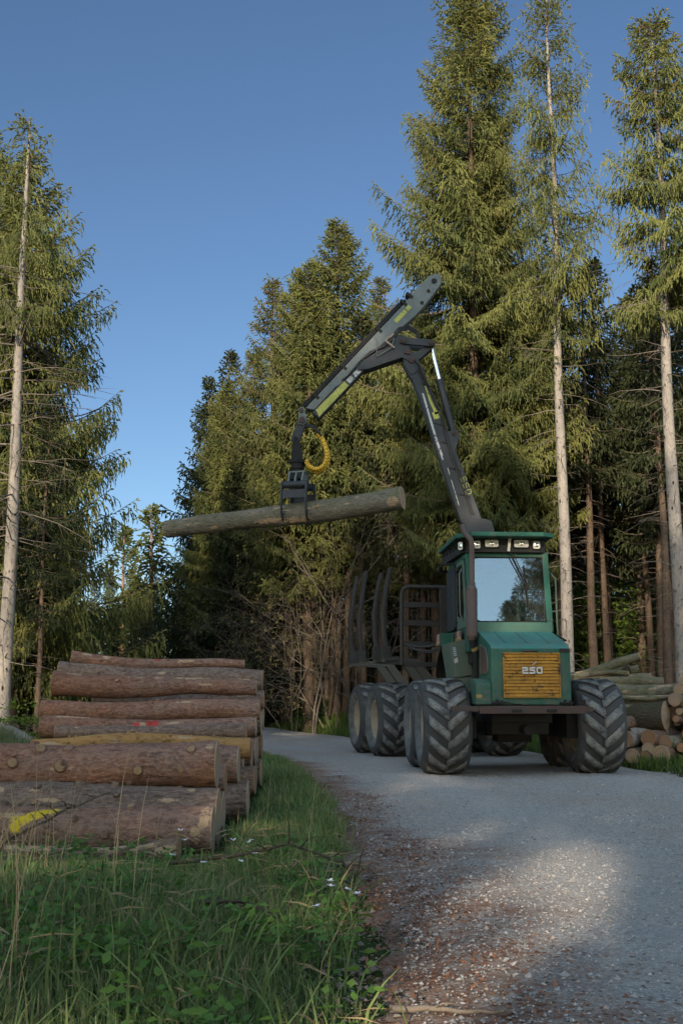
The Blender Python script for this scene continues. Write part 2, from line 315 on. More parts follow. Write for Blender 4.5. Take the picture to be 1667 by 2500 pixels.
# ------------------------------------------------------------------ terrain
LY=[-60,4,5.5,8.5,12.8,17,19.8,22,25,30,38,45,52,60,75,120]
LX=[-.6,.13,.17,.05,-.2,-.62,-1.0,-1.75,-2.8,-4.6,-7.4,-10.2,-13.6,-20,-34,-75]
RY=[-60,10,16.5,18.7,20.5,23,26,30.8,36,42,50,58,66,80,120]
RX=[4.9,5.0,4.77,4.35,4.15,3.7,2.7,.4,-1.7,-4.1,-7.8,-12.5,-19,-33,-70]
def road_l(y): return np.interp(y,LY,LX)
def road_r(y): return np.interp(y,RY,RX)
def height(x,y):
    x=np.asarray(x,float); y=np.asarray(y,float)
    sl=(road_l(y+1)-road_l(y-1))/2; sr=(road_r(y+1)-road_r(y-1))/2
    dl=(road_l(y)-x)/np.sqrt(1+sl*sl); dr=(x-road_r(y))/np.sqrt(1+sr*sr)
    base=np.clip(y-30,0,70)*.013
    wy=sstep(23,32,y); a=2.2*(1-wy)+.25*wy; b=6.5*(1-wy)+1.75*wy
    hr=sstep(0,1,(dr-a)/(b-a))*(.75*(1-wy)+.74*wy)
    hl=sstep(3.2,5.6,dl)*.8*sstep(9,15,y)+sstep(.2,2.4,dl)*.12*(1-sstep(4,9,y))
    off=np.maximum(dl,dr)
    far=sstep(10,60,off)*2.5
    bump=(np.sin(x*1.7+y*.6)*np.cos(y*1.3-x*.5)*.05+np.sin(x*.45+1)*np.sin(y*.37)*.12+np.sin(x*5.1+y*2.3)*np.sin(y*4.3-x)*.02)*sstep(.1,1.6,off)
    return base+hr+hl+far+bump-.07*(1-sstep(-.25,.25,off))
def road_off(x,y):
    return np.maximum(road_l(y)-x,x-road_r(y))
def hz(x,y): return float(height(x,y))
t=np.linspace(-1,1,230); gx=np.sinh(t*3.4)/np.sinh(3.4)*130+1.5
t=np.linspace(-1,1,330); gy=np.sinh(t*3.3)/np.sinh(3.3)*190+14
X,Y=np.meshgrid(gx,gy); Z=height(X,Y); nx,ny=len(gx),len(gy)
I=np.arange(nx*ny).reshape(ny,nx); F=np.stack([I[:-1,:-1],I[:-1,1:],I[1:,1:],I[1:,:-1]],-1).reshape(-1,4)
off=road_off(X,Y); gr=np.where(X>0,sstep(3.4,1.2,off) if False else 1-sstep(1.2,3.6,off),1-sstep(2.6,5.2,off))*1.0
gr=np.where((Y<12)&(X<1),1.0,gr)
g=link('ground',npmesh('ground',np.stack([X,Y,Z],-1).reshape(-1,3),F,[M['ground']],None,{'green':gr.ravel()},True)); tag(g,kind='structure')
# the road: its own sheet, edges dipping into the ground
ys=np.concatenate([np.linspace(-60,2,60,endpoint=False),np.linspace(2,24,330,endpoint=False),np.linspace(24,110,150)])
us=np.concatenate([np.linspace(-.12,.2,28,endpoint=False),np.linspace(.2,.8,46,endpoint=False),np.linspace(.8,1.12,28)])
Yr,U=np.meshgrid(ys,us,indexing='ij'); l,r=road_l(Yr),road_r(Yr); Xr=l+(r-l)*U
base=np.clip(Yr-30,0,70)*.013; edge=np.maximum(-U,U-1)*(r-l)
wob=.09*np.sin(Yr*2.1)*np.sin(Yr*.83+1)+.05*np.sin(Yr*5.7+2)+.03*np.sin(Yr*13.3)
Zr=base+.012*np.sin(Xr*2.2+.5*np.sin(Yr*.8))*sstep(.0,.15,U)-.02*(np.exp(-((U-.3+.03*np.sin(Yr*.5))/.07)**2)+np.exp(-((U-.74+.03*np.sin(Yr*.4))/.07)**2))*sstep(9,13,Yr)*0+.006*np.sin(Xr*9+Yr*3)*np.sin(Yr*7-Xr*4)-.11*sstep(-.28,.42,edge+wob)+.01
lit=1-sstep(.0,.95,(Xr-l)+wob*1.5); lit=np.where(Yr<9,np.maximum(lit,(1-sstep(.2,1.7,(Xr-l)+wob*2))*.75),lit); lit=np.maximum(lit,(1-sstep(0,.5,r-Xr))*.6)
ny,nx=Yr.shape; I=np.arange(nx*ny).reshape(ny,nx); F=np.stack([I[:-1,:-1],I[:-1,1:],I[1:,1:],I[1:,:-1]],-1).reshape(-1,4)
g=link('road',npmesh('road',np.stack([Xr,Yr,Zr],-1).reshape(-1,3),F,[M['road']],None,{'litter':lit.ravel(),'track':(np.exp(-((U-.3+.03*np.sin(Yr*.5))/.09)**2)+np.exp(-((U-.74+.03*np.sin(Yr*.4))/.09)**2)).ravel()},True)); tag(g,kind='structure')
# ------------------------------------------------------------------ forwarder
ROOT=Vector((2.48,16.5,0))
fw=thing('forwarder','weathered green eight-wheeled logging machine with raised crane gripping a log','forestry vehicle',ROOT)
FM=Matrix.Rotation(R_(3),4,'Z')                                            # front half
RM=Matrix.Translation(Vector((1.76,22.0,0))-ROOT)@Matrix.Rotation(R_(12),4,'Z')   # rear half, articulated
CM=Matrix.Translation(Vector((0,19.3,0))-ROOT)                               # crane plane (x,z in the world)
def P(mb,name,mats,M_=FM,parent=None,bevel=.006): return mb.build(name,mats,parent or fw,M_,bevel)
# wheels: tyre with chevron lugs, dished rim
def tyre_r(x):
    x=abs(x); return float(np.interp(x,[0,.12,.2,.26,.3,.33],[.637,.634,.626,.612,.59,.53]))
tm=MB()
tm.rev([(-.22,.335),(-.285,.37),(-.325,.43),(-.335,.49)],72,2)
tm.rev([(-.335,.49),(-.33,.55),(-.305,.59),(-.25,.614),(-.12,.634),(0,.637),(.12,.634),(.25,.614),(.305,.59),(.33,.55),(.335,.49)],72,0)
tm.rev([(.335,.49),(.325,.43),(.285,.37),(.22,.335)],72,2)
NL=15; rl=random.Random(3)
for k in range(NL):
    for sgn in (-1,1):
        ph0=2*math.pi*(k+(.5 if sgn>0 else 0))/NL; js=7; ring=[]
        hh=.034*rl.uniform(.75,1.1)
        for j in range(js):
            u=j/(js-1); x=sgn*(-.015+.335*u); ph=ph0+.44*u**1.1; half=.118*(1+.12*u)*(1 if j<js-1 else .75)
            r0=tyre_r(x)-.012; r1=r0+.012+hh*(1-.25*u**3)
            if j==js-1: r0=.55; r1=.572
            a0,a1=ph-half,ph+half; b0,b1=ph-half*.86,ph+half*.86
            ring.append([(x,r0*math.sin(a0),r0*math.cos(a0)),(x,r1*math.sin(b0),r1*math.cos(b0)),(x,r1*math.sin(b1),r1*math.cos(b1)),(x,r0*math.sin(a1),r0*math.cos(a1))])
        vs=[p for q in ring for p in q]; top=[];sidef=[]
        for j in range(js-1):
            a=j*4; top.append((a+1,a+2,a+6,a+5)); sidef+= [(a,a+1,a+5,a+4),(a+2,a+3,a+7,a+6)]
        n0=len(tm.v); tm.v.extend(vs)
        for i,f in enumerate(top): tm.f.append([q+n0 for q in f]); tm.m.append(1 if i<js-2 else 0); tm.s.append(True)
        for f in sidef+[(0,1,2,3),((js-1)*4,(js-1)*4+3,(js-1)*4+2,(js-1)*4+1)]: tm.f.append([q+n0 for q in f]); tm.m.append(0); tm.s.append(False)
tyre_me=tm.mesh('tyre',[M['rubber'],M['dusty'],M['sidewall']])
rm_=MB()
for s in (-1,1):
    rm_.rev([(s*.235,.345),(s*.25,.362),(s*.262,.352),(s*.24,.325),(s*.13,.3),(s*.09,.22),(s*.1,.13),(s*.16,.12),(s*.17,.0)],48)
rm_.rev([(-.235,.34),(.235,.34)],48)
for s in (-1,1):
    for k in range(8):
        a=2*math.pi*k/8; rm_.cyl((s*.09,.175*math.sin(a),.175*math.cos(a)),(s*.115,.175*math.sin(a),.175*math.cos(a)),.016,None,6,0,False)
rim_me=rm_.mesh('rim',[M['rim']])
def wheel(M_,x,y,spin):
    m=M_@Matrix.Translation((x,y,.662)); rz=m.to_euler().z
    o=link('wheel',tyre_me,fw,m.translation,(spin,0,rz))
    link('rim',rim_me,o)
i=0
for Mx,ys in ((FM,(0,1.48)),(RM,(-.71,.71))):
    for y in ys:
        for x in (-1.065,1.065): wheel(Mx,x,y,.37*i+.1); i+=1
# undercarriage
b=MB()
for x in (-.72,.72): b.bx(x-.09,x+.09,-.25,1.75,.5,.84)
b.cyl((-.75,.74,.7),(.75,.74,.7),.13); b.bx(-.2,.3,.5,.95,.42,.95); P(b,'bogie_axle',M['black'])
b=MB(); b.bx(-.42,.42,-.3,2.2,.72,1.12); b.bx(-.4,.4,-.15,.3,.55,.8); b.bx(-.42,.42,-.7,-.31,.9,.958); b.bx(-.3,.35,.95,2.0,.5,.72); b.cyl((.05,-.5,.62),(.05,.9,.62),.07)
P(b,'chassis',M['black'])
b=MB()
for x in (-.72,.72): b.bx(x-.09,x+.09,-.95,.95,.5,.84)
b.cyl((-.75,0,.7),(.75,0,.7),.13); b.bx(-.24,.24,-.22,.22,.42,.95); P(b,'bogie_axle',M['black'],RM)
b=MB(); b.bx(-.3,.3,-2.6,1.6,.85,1.22); b.cyl((0,-2.62,.7),(0,-2.62,1.3),.13); P(b,'rear_chassis',M['frame'],RM)
# hood
HL,HR=-.5,.585
b=MB(); b.prism([(-.75,.96),(.36,.96),(.36,1.985),(.28,2.0),(-.66,1.775),(-.75,1.715)],HL,HR,'yz',0); hood=P(b,'hood',[M['green'],M['green_skylit']],bevel=.018)
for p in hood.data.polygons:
    if p.normal.z>.4: p.material_index=1  # upward faces take a lighter green with the skylight painted in
b=MB()
for x in (-.27,.03,.33):
    b.add([(x,-.64,1.7835),(x+.008,-.64,1.7835),(x+.008,.26,1.9985),(x,.26,1.9985)],[(0,1,2,3)])
P(b,'hood_seam',M['black'],parent=hood,bevel=0)
b=MB(); b.tube([(-.06,-.752,1.685),(-.055,-.785,1.68),(.125,-.785,1.68),(.13,-.752,1.685)],.011,8); P(b,'handle',M['rust'],parent=hood,bevel=0)
b=MB(); b.bx(.435,.575,-.762,-.753,1.665,1.715); lat=P(b,'lamp_recess',M['dark'],parent=hood,bevel=0)
b=MB()
for k in range(5):
    x=.44+k*.033
    b.tube([(x,-.766,1.668),(x+.03,-.766,1.712)],.0035,4); b.tube([(x,-.768,1.712),(x+.03,-.768,1.668)],.0035,4)
P(b,'lamp_lattice',M['rust'],parent=hood,bevel=0)
# grille
b=MB(); gx0,gx1,gz0,gz1=-.328,.418,1.072,1.642
for a in ((gx0-.016,gx0,gz0-.016,gz1+.016),(gx1,gx1+.016,gz0-.016,gz1+.016),(gx0,gx1,gz1,gz1+.016),(gx0,gx1,gz0-.016,gz0)): b.bx(a[0],a[1],-.786,-.752,a[2],a[3])
n=13; dz=(gz1-gz0)/n
for k in range(n):
    z=gz0+dz*(k+.5); b.box(((gx0+gx1)/2,-.768,z),(gx1-gx0,.008,dz*1.0),Matrix.Rotation(R_(-24+rnd.uniform(-2,2)),3,'X'))
grille=P(b,'grille',M['yellow'],bevel=.002)
b=MB(); b.bx(gx0,gx1,-.7525,-.7515,gz0,gz1); P(b,'grille_backing',M['dark'],parent=grille,bevel=0)
# digits drawn as flat strokes
STROKES={'2':[[(0,1),(1,1),(1,.5),(0,.5),(0,0),(1,0)]],'5':[[(1,1),(0,1),(0,.52),(1,.52),(1,0),(0,0)]],'0':[[(0,0),(0,1),(1,1),(1,0),(0,0)]],
 '6':[[(1,1),(0,1),(0,0),(1,0),(1,.5),(0,.5)]],'1':[[(.3,.8),(.5,1),(.5,0)]]}
def digits(mb,text,o,ux,uz,w,h,gap,th,d,nrm,mat=0):
    o,ux,uz,nrm=Vector(o),Vector(ux),Vector(uz),Vector(nrm)
    for i,ch in enumerate(text):
        for st in STROKES[ch]:
            for a,c in zip(st,st[1:]):
                p=o+ux*(i*(w+gap)+a[0]*w)+uz*(a[1]*h); q=o+ux*(i*(w+gap)+c[0]*w)+uz*(c[1]*h)
                t=(q-p).normalized(); s=t.cross(nrm).normalized(); p=p-t*th/2; q=q+t*th/2
                vs=[p+s*th/2,q+s*th/2,q-s*th/2,p-s*th/2]; vs=vs+[v+nrm*d for v in vs]
                mb.add(vs,[(0,1,2,3),(7,6,5,4),(0,4,5,1),(1,5,6,2),(2,6,7,3),(3,7,4,0)],mat)
b=MB(); digits(b,'250',(-.083,-.802,1.384),(1,0,0),(0,0,1),.062,.07,.036,.02,-.008,(0,1,0))
b.tube([(.05,-.806,1.488),(.105,-.806,1.535)],.005,4); P(b,'model_number',M['white'],parent=grille,bevel=.002)
# radiator mesh on the hood side, fuel box, hinges, bumper
pts=[(.06,1.8),(-.36,1.735),(-.5,1.62),(-.54,1.5),(-.5,1.39),(.05,1.375)]
b=MB(); b.prism(pts,HL-.002,HL-.006,'yz'); sm=P(b,'side_vent',M['dark'],bevel=0)
b=MB()
for k in range(22):
    y0=-.52+k*.033-.25
    seg=[]
    for q in np.linspace(0,1,30):
        y=y0+q*.42; z=1.37+q*.43
        # keep inside outline
        inside=False; j=len(pts)-1
        for i2 in range(len(pts)):
            (ya,za),(yb,zb)=pts[i2],pts[j]
            if (za>z)!=(zb>z) and y<(yb-ya)*(z-za)/(zb-za)+ya: inside=not inside
            j=i2
        if inside: seg.append((HL-.009,y,z))
    if len(seg)>1: b.tube([seg[0],seg[-1]],.0045,4)
P(b,'vent_mesh',M['rust'],parent=sm,bevel=0)
b=MB(); b.tube([(HL-.007,p[0],p[1]) for p in pts+[pts[0]]],.008,5); P(b,'vent_rim',M['green_worn'],parent=sm,bevel=0)
b=MB(); b.prism([(-.745,.965),(-.3,.965),(-.3,1.32),(-.62,1.3),(-.745,1.235)],-.715,-.503,'yz'); fb=P(b,'step_box',M['green'],bevel=.015)
b=MB(); b.bx(-.707,-.63,-.748,-.7455,1.05,1.1); P(b,'warning_decal',M['amber'],parent=fb,bevel=0)
b=MB(); b.bx(-.7175,-.505,-.7475,-.7455,1.028,1.036); P(b,'box_edge',M['green_worn'],parent=fb,bevel=0)
b=MB()
for x0,x1 in ((-.5,-.33),(.42,.6)):
    b=MB(); b.cyl((x0,-.775,.985),(x1,-.775,.985),.017,None,10); b.bx(x0+.05,x0+.09,-.79,-.752,.97,1.03); b.bx(x1-.05,x1-.02,-.79,-.752,.96,1.02); P(b,'hood_hinge',M['black'])
b=MB(); b.tube([(-.33,-.77,1.0),(-.2,-.78,.972),(-.1,-.77,.965)],.008,6); P(b,'hinge_pin',M['black'],bevel=0); b=MB(); b.bx(.65,.76,-.82,-.75,.955,1.03)
P(b,'bracket',M['black'])
b=MB(); b.bx(-.7,.735,-.95,-.8,.845,.948); bump=P(b,'bumper_beam',M['rust'],bevel=.008)
b=MB(); b.bx(-1.07,-.701,-.93,-.81,.875,.942); P(b,'bumper_extension',M['rust'],parent=bump)
b=MB(); b.bx(.736,.83,-.93,-.81,.87,.935); P(b,'bumper_extension',M['rust'],parent=bump)
b=MB()
for x in (-.27,.2): b=MB(); b.bx(x,x+.13,-.975,-.951,.87,.905); P(b,'tow_slot',M['black'],parent=bump)
# cab
CX0,CX1,CY0,CY1=-.6,.645,.42,2.38
def fy(z): return CY0+(z-2.0)*.20                    # windscreen leans back
b=MB()
def bar(a,c,wd,dp,mat=0):
    a,c=Vector(a),Vector(c); d=c-a; q=d.to_track_quat('Z','Y').to_matrix(); b.box((a+c)/2,(wd,dp,d.length),q,mat)
zt=3.19
pf=lambda x,z:(x,fy(z)+.04,z)
for x in (CX0+.045,CX1-.045): bar(pf(x,2.0),pf(x,zt),.09,.09)
for x in (CX0+.04,CX1-.04): bar((x,CY1-.04,1.9),(x,CY1-.04,zt),.08,.08); bar((x,1.52,2.0),(x,1.52,zt),.07,.07)
b.box((.02,fy(3.155)+.04,3.155),(1.07,.08,.07)); b.box((.02,CY1-.04,3.15),(1.09,.07,.08)); b.bx(CX0+.08,CX1-.08,CY1-.075,CY1-.005,1.75,2.12)
for x in (CX0+.035,CX1-.035): b.bx(x-.034,x+.034,fy(3.15)+.09,CY1-.085,3.12,3.188); b.bx(x-.034,x+.034,.5,CY1-.085,1.72,2.08)
cab=P(b,'cab_frame',M['green'],bevel=.012)
b=MB(); b.prism([(CX0+.02,1.97),(CX1-.02,1.97),(CX1-.02,2.145),(CX0+.02,2.145)],.0,.05,'xz',0)
cowl=b.build('cowl',[M['green_cowl']],fw,FM@Matrix.Translation((0,fy(2.05)-.012,0)),.01)
b=MB(); b.bx(CX0+.05,CX1-.05,.5,CY1-.1,1.55,1.72); P(b,'cab_floor',M['black'])
# rounded windscreen
def rrect(x0,x1,z0,z1,r,n=5):
    o=[]
    for cx,cz,a0 in ((x1-r,z1-r,0),(x0+r,z1-r,90),(x0+r,z0+r,180),(x1-r,z0+r,270)):
        for k in range(n+1):
            a=R_(a0+90*k/n); o.append((cx+r*math.cos(a),cz+r*math.sin(a)))
    return o
wo=rrect(-.5,.595,2.155,3.125,.085)
b=MB(); outer=[(CX0+.088,2.13),(CX1-.088,2.13),(CX1-.088,3.13),(CX0+.088,3.13)]
b.add([(x,fy(z)+.012,z) for x,z in wo]+[(x,fy(z)+.018,z) for x,z in wo],[tuple(range(len(wo))),tuple(range(2*len(wo)-1,len(wo)-1,-1))]); ws=P(b,'windscreen',M['glass'],bevel=0)
b=MB(); b.tube([(x,fy(z)+.008,z) for x,z in wo+[wo[0]]],.011,6,0,False); P(b,'rubber_seal',M['black'],parent=ws,bevel=0)
# corner gussets between seal and frame
b=MB()
for (cx,cz,sx,sz) in ((-.51,2.135,1,1),(.605,2.135,-1,1),(-.51,3.13,1,-1),(.605,3.13,-1,-1)):
    b=MB(); b.add([(cx,fy(cz)+.03,cz),(cx+sx*.09,fy(cz)+.03,cz),(cx+sx*.035,fy(cz+sz*.04)+.03,cz+sz*.04),(cx,fy(cz+sz*.1)+.03,cz+sz*.1)],[(0,1,2,3)]); P(b,'frame_corner',M['green'],parent=cab,bevel=0)
b=MB(); b.bx(CX0+.09,CX1-.09,CY1-.045,CY1-.04,2.13,3.1); P(b,'rear_window',M['glass_side'],bevel=0)
b=MB(); b.bx(CX1-.04,CX1-.035,.82,CY1-.09,2.09,3.11); P(b,'side_window',M['glass_side'],bevel=0)
# left door + rear side panel
x=CX0-.012
b=MB(); b.prism([(.72,2.08),(.66,2.1),(.83,3.08),(.9,3.12),(1.49,3.12),(1.5,2.08)],x,x+.03,'yz')
door=P(b,'door',M['green_worn'],bevel=.01)
b=MB(); b.prism([(.8,2.35),(.92,3.05),(1.43,3.05),(1.43,2.3),(.86,2.22)],x-.004,x-.002,'yz'); P(b,'door_window',M['glass_side'],parent=door,bevel=0)
b=MB(); b.tube([(x-.008,.86,2.98),(x-.05,.85,2.9),(x-.05,.84,2.3),(x-.01,.84,2.2)],.012,6); P(b,'door_handle',M['steel_grey'],parent=door,bevel=0)
b=MB()
for z in (2.98,2.2): b=MB(); b.bx(x-.02,x,1.4,1.5,z-.012,z+.012); P(b,'door_hinge',M['black'],parent=door)
b=MB(); b.prism(rrect(1.56,2.36,2.1,3.1,.09),x-.03,x+.03,'yz'); P(b,'rear_side_panel',M['steel_dark'],bevel=.01)
b=MB(); b.tube([(x-.02,1.6,3.14),(x-.17,1.7,3.13),(x-.2,1.95,3.06),(x-.06,2.0,3.05)],.016,6); b.cyl((x-.2,1.7,3.12),(x-.2,1.93,3.05),.035); P(b,'mirror_arm',M['black'],bevel=0)
# lower cab side panel, stickers, sign plates, lamp box
b=MB(); b.add([(-.6,.62,1.9),(-.6,1.55,1.9),(-.84,.98,1.8),(-.76,1.0,1.33),(-.5,.86,1.36),(-.55,.86,1.86)],[(0,1,2)],0)
b=MB(); b.prism([(-.83,1.86),(-.565,1.92),(-.47,1.385),(-.755,1.345)],.86,1.75,'xz'); lp=P(b,'side_tank',M['green_worn'],bevel=.012)
b=MB(); b.prism([(-.757,1.33),(-.47,1.37),(-.44,1.15),(-.62,1.13)],.87,1.7,'xz'); P(b,'tank_base',M['green_worn'],parent=lp,bevel=.01)
b=MB(); b.prism([(-.795,1.8),(-.735,1.81),(-.72,1.66),(-.775,1.65)],.8555,.858,'xz'); P(b,'blue_sticker',M['blue'],parent=lp,bevel=0)
b=MB(); b.prism([(-.77,1.63),(-.71,1.645),(-.7,1.57),(-.755,1.56)],.8555,.858,'xz')
P(b,'white_sticker',M['decal_white'],parent=lp,bevel=0)
b=MB()
for k in range(5): b.box((-.756+k*.004,.8545,1.785-k*.027),(.04,.001,.01))
P(b,'sticker_writing',M['white'],parent=lp,bevel=0)
def sign(name,x,y0,y1,z0,z1):
    b=MB(); b.bx(x-.006,x,y0,y1,z0,z1); s=P(b,name,M['red'],bevel=0)
    b=MB(); b.bx(x-.0075,x-.0065,y0+.01,y1-.01,z0+.008,z0+(z1-z0)*.35); P(b,'amber_band',M['amber'],parent=s,bevel=0)
    b=MB(); digits(b,'151',(x-.0085,y0+(y1-y0)*.58,z0+.05),(0,-1,0),(0,0,1),(y1-y0)*.11,(z1-z0)*.6,(y1-y0)*.05,.014,.002,(-1,0,0)); P(b,'sign_number',M['white'],parent=s,bevel=0)
sign('sign_plate',-.64,.86,1.5,1.9,2.05)
b=MB(); b.bx(-.86,-.64,1.62,2.05,1.85,2.05); P(b,'side_box',M['green'],bevel=.012)
sign('sign_plate',-.862,1.63,2.04,1.86,2.04)
b=MB()
for k in range(7):
    q=rnd.uniform(-.05,.05); b.tube([(-.78+q,1.9,1.86),(-.83+q,1.95+q,1.65),(-.8+q*2,2.0,1.4),(-.72+q*2,2.1+q,1.25),(-.6,2.25,1.18)],.017,6)
for k in range(4):
    q=rnd.uniform(-.06,.06); b.tube([(-.7,2.2,1.9+q),(-.95,2.3,1.82+q),(-1.15,2.5,1.85+q*.5),(-1.3,2.65,1.93)],.014,6)
P(b,'hydraulic_hoses',M['hose'],bevel=0)
b=MB(); b.prism([(-.75,1.15),(-.5,1.15),(-.5,1.45),(-.62,1.47)],2.1,2.2,'xz'); P(b,'red_bracket',M['red'])
# roof visor with work lamps
b=MB(); zr0,zr1=3.392,3.458
ro=[(-.56,.26),(.5,.26),(.675,.4),(.69,2.45),(-.76,2.45),(-.76,.52)]
b.prism(ro,zr0,zr1,'xy'); roof=P(b,'roof',M['green'],bevel=.014)
b=MB(); ri=[(-.54,.56),(.5,.56),(.6,.64),(.63,2.4),(-.7,2.4),(-.66,.72)]
b.prism(ri,3.195,3.391,'xy'); P(b,'lamp_housing',M['dark'],parent=roof,bevel=0)
b=MB()
for k in range(6):
    y=.75+k*.28; b.tube([(-.745,y,3.39),(-.615,y+.02,3.2)],.009,5)
b.tube([(-.62,.6,3.2),(-.62,2.3,3.2)],.012,5); P(b,'side_slats',M['black'],parent=roof,bevel=0)
def lamp(cx,cz,wd,ht,y=.545,rot=0):
    Mx=FM@Matrix.Translation((cx,y,cz))@Matrix.Rotation(R_(rot),4,'Z')
    b=MB(); b.prism(rrect(-wd/2-.012,wd/2+.012,-ht/2-.012,ht/2+.012,.03),-.02,.05,'xz'); o=P(b,'work_lamp',M['black'],Mx,bevel=.004)
    b=MB(); b.prism(rrect(-wd/2,wd/2,-ht/2,ht/2,.025),-.026,-.021,'xz'); P(b,'lens',M['lens'],Mx,o,.002)
    b=MB(); n=10; b.rev([(-.032,.0),(-.03,.025),(-.0265,.035)],14); P(b,'reflector',M['reflector'],Mx@Matrix.Rotation(R_(90),4,'Z'),o,0)
lamp(-.223,3.318,.2,.105); lamp(.22,3.318,.215,.11); lamp(-.445,3.3,.1,.115); lamp(.448,3.3,.105,.115); lamp(-.655,3.295,.085,.12,.66,-50)
b=MB(); b.tube([(0,.5,3.40),(.035,.5,3.2)],.004,4)
b=MB(); q=Matrix.Rotation(R_(-7),3,'Y'); b.box((.035,.505,3.3),(.04,.006,.2),q.transposed()); pl=P(b,'wiper_bracket',M['white'],bevel=.001)
b=MB(); b.tube([(.06,.58,3.2),(.29,fy(2.68)-.03,2.66)],.011,5); b.tube([(.1,.59,3.2),(.3,fy(2.68)-.03,2.69)],.008,5); b.tube([(.265,fy(3.0)-.012,3.0),(.285,fy(2.66)-.016,2.66),(.295,fy(2.29)-.012,2.29)],.010,5); P(b,'wiper',M['black'],bevel=0)
b=MB(); b.tube([(.65,1.05,2.95),(.76,1.05,2.94),(.845,1.06,2.85),(.86,1.08,2.0),(.8,1.1,1.95),(.66,1.1,1.95)],.016,8); b.bx(.64,.9,.95,1.15,1.9,1.93); P(b,'grab_rail',M['green_worn'],bevel=0)
b=MB(); b.tube([(.55,.3,1.93),(.62,.1,1.93),(.72,.0,1.86),(.6,-.1,1.84)],.013,6); P(b,'hood_stay',M['black'],bevel=0)
# cab interior
b=MB(); b.bx(-.25,.3,1.15,1.6,1.75,2.1); b.box((.02,1.62,2.45),(.5,.13,.75),Matrix.Rotation(R_(-8),3,'X')); b.bx(-.12,.17,1.6,1.7,2.85,3.02); P(b,'operator_seat',M['seat'],bevel=.03)
b=MB(); b.tube([(.02+.17*math.cos(a),.88+.15*math.sin(a)*.8,2.32+.1*math.sin(a)) for a in np.linspace(0,6.2832,20)],.013,6,0,False); b.cyl((.02,.75,1.75),(.02,.88,2.32),.03); P(b,'steering_wheel',M['dark'],bevel=0)
# exhaust
b=MB(); b.cyl((-.6,.2,1.93),(-.59,.2,2.6),.083,None,24); b.cyl((-.59,.2,2.6),(-.585,.2,2.665),.083,.05,24); b.cyl((-.6,.2,1.93),(-.6,.2,1.87),.083,.055,24)
b.tube([(-.592,.2,2.5),(-.592,.2,2.515)],.088,24); ex_=P(b,'exhaust_muffler',M['muffler'],bevel=.004)
b=MB(); b.tube([(-.585,.2,2.66),(-.583,.2,2.7),(-.575,.2,3.25),(-.59,.2,3.33),(-.68,.22,3.44),(-.70,.23,3.56)],[.05,.04,.04,.042,.044,.044],16); b.tube([(-.583,.2,2.675),(-.583,.2,2.7)],.052,16); P(b,'exhaust_pipe',M['muffler'],parent=ex_,bevel=0)
b=MB(); b.tube([(-.6,.2,1.88),(-.59,.2,1.82),(-.55,.21,1.74),(-.53,.25,1.62),(-.53,.28,1.35)],[.055,.05,.048,.05,.055],14); b.cyl((-.53,.28,1.4),(-.56,.3,1.15),.06); P(b,'exhaust_elbow',M['black'],parent=ex_,bevel=0)
b=MB(); b.tube([(-.565,.205,1.765),(-.545,.21,1.725)],.056,14); P(b,'pipe_clamp',M['amber'],parent=ex_,bevel=0)
# load bed: headboard, bunks with stakes
b=MB(); y=-2.1
b.tube([(-1.2,y,1.6),(-1.2,y,2.8),(-1.17,y,2.89),(-1.08,y,2.93),(.95,y,2.93),(1.07,y,2.89),(1.1,y,2.8),(1.1,y,1.6)],.035,8); hb=P(b,'headboard',M['frame'],RM,bevel=0)
b=MB()
for z,h in ((2.62,.09),(2.31,.09),(1.96,.075),(1.61,.08)): b.bx(-1.17,1.07,y-.025,y+.025,z-h/2,z+h/2)
P(b,'headboard_crossbar',M['frame'],RM,hb)
b=MB()
for k in range(22): b.bx(-1.12+k*.1,-1.108+k*.1,y+.0265,y+.04,1.62,2.92)
P(b,'headboard_mesh',M['rust'],RM,hb,0)
b=MB(); b.bx(-.54,-.42,y-.12,y-.03,1.3,2.9); P(b,'headboard_post',M['frame'],RM,hb)
for yb,top in ((-1.38,3.33),(-.72,3.3),(.51,3.46),(1.3,3.44)):
    b=MB(); s=1
    for sg in (-1,1):
        b.prism([(sg*1.36,1.665),(sg*1.36,1.745),(sg*.72,1.725),(sg*.3,1.2),(sg*.22,.95),(sg*.36,.95),(sg*.5,1.18),(sg*.82,1.64)],yb-.06,yb+.06,'xz')
    b.bx(-.3,.3,yb-.06,yb+.06,.98,1.2)
    bk=P(b,'bunk',M['bed'],RM,bevel=.008)
    for sg in (-1,1):
        b=MB(); b.tube([(sg*1.3,yb,1.74),(sg*1.3,yb,1.95),(sg*1.335,yb,2.15),(sg*1.345,yb,2.55),(sg*1.28,yb,3.0),(sg*1.21,yb,top)],[.058,.055,.052,.05,.046,.042],8); b.bx(sg*1.3-.07,sg*1.3+.07,yb-.08,yb+.08,1.73,1.95)
        P(b,'stake',M['frame'],RM,bevel=0)
b=MB()
for x in (-1.28,1.28): b.bx(x-.045,x+.045,-2.1,-.72,1.68,1.74)
b.bx(-.4,.4,-2.2,1.3,1.221,1.3); P(b,'bed_rail',M['frame'],RM)
b=MB()
for k in range(40):
    u=k/39; pz=1.72+.72*(u**1.6); py=-1.15-.88*u; b.box((-1.22,py,pz-.10*math.sin(u*3.14)),(.022,.036,.012) if k%2 else (.012,.036,.022),Matrix.Rotation(.8,3,'X'))
P(b,'chain',M['rust'],RM,bevel=0)
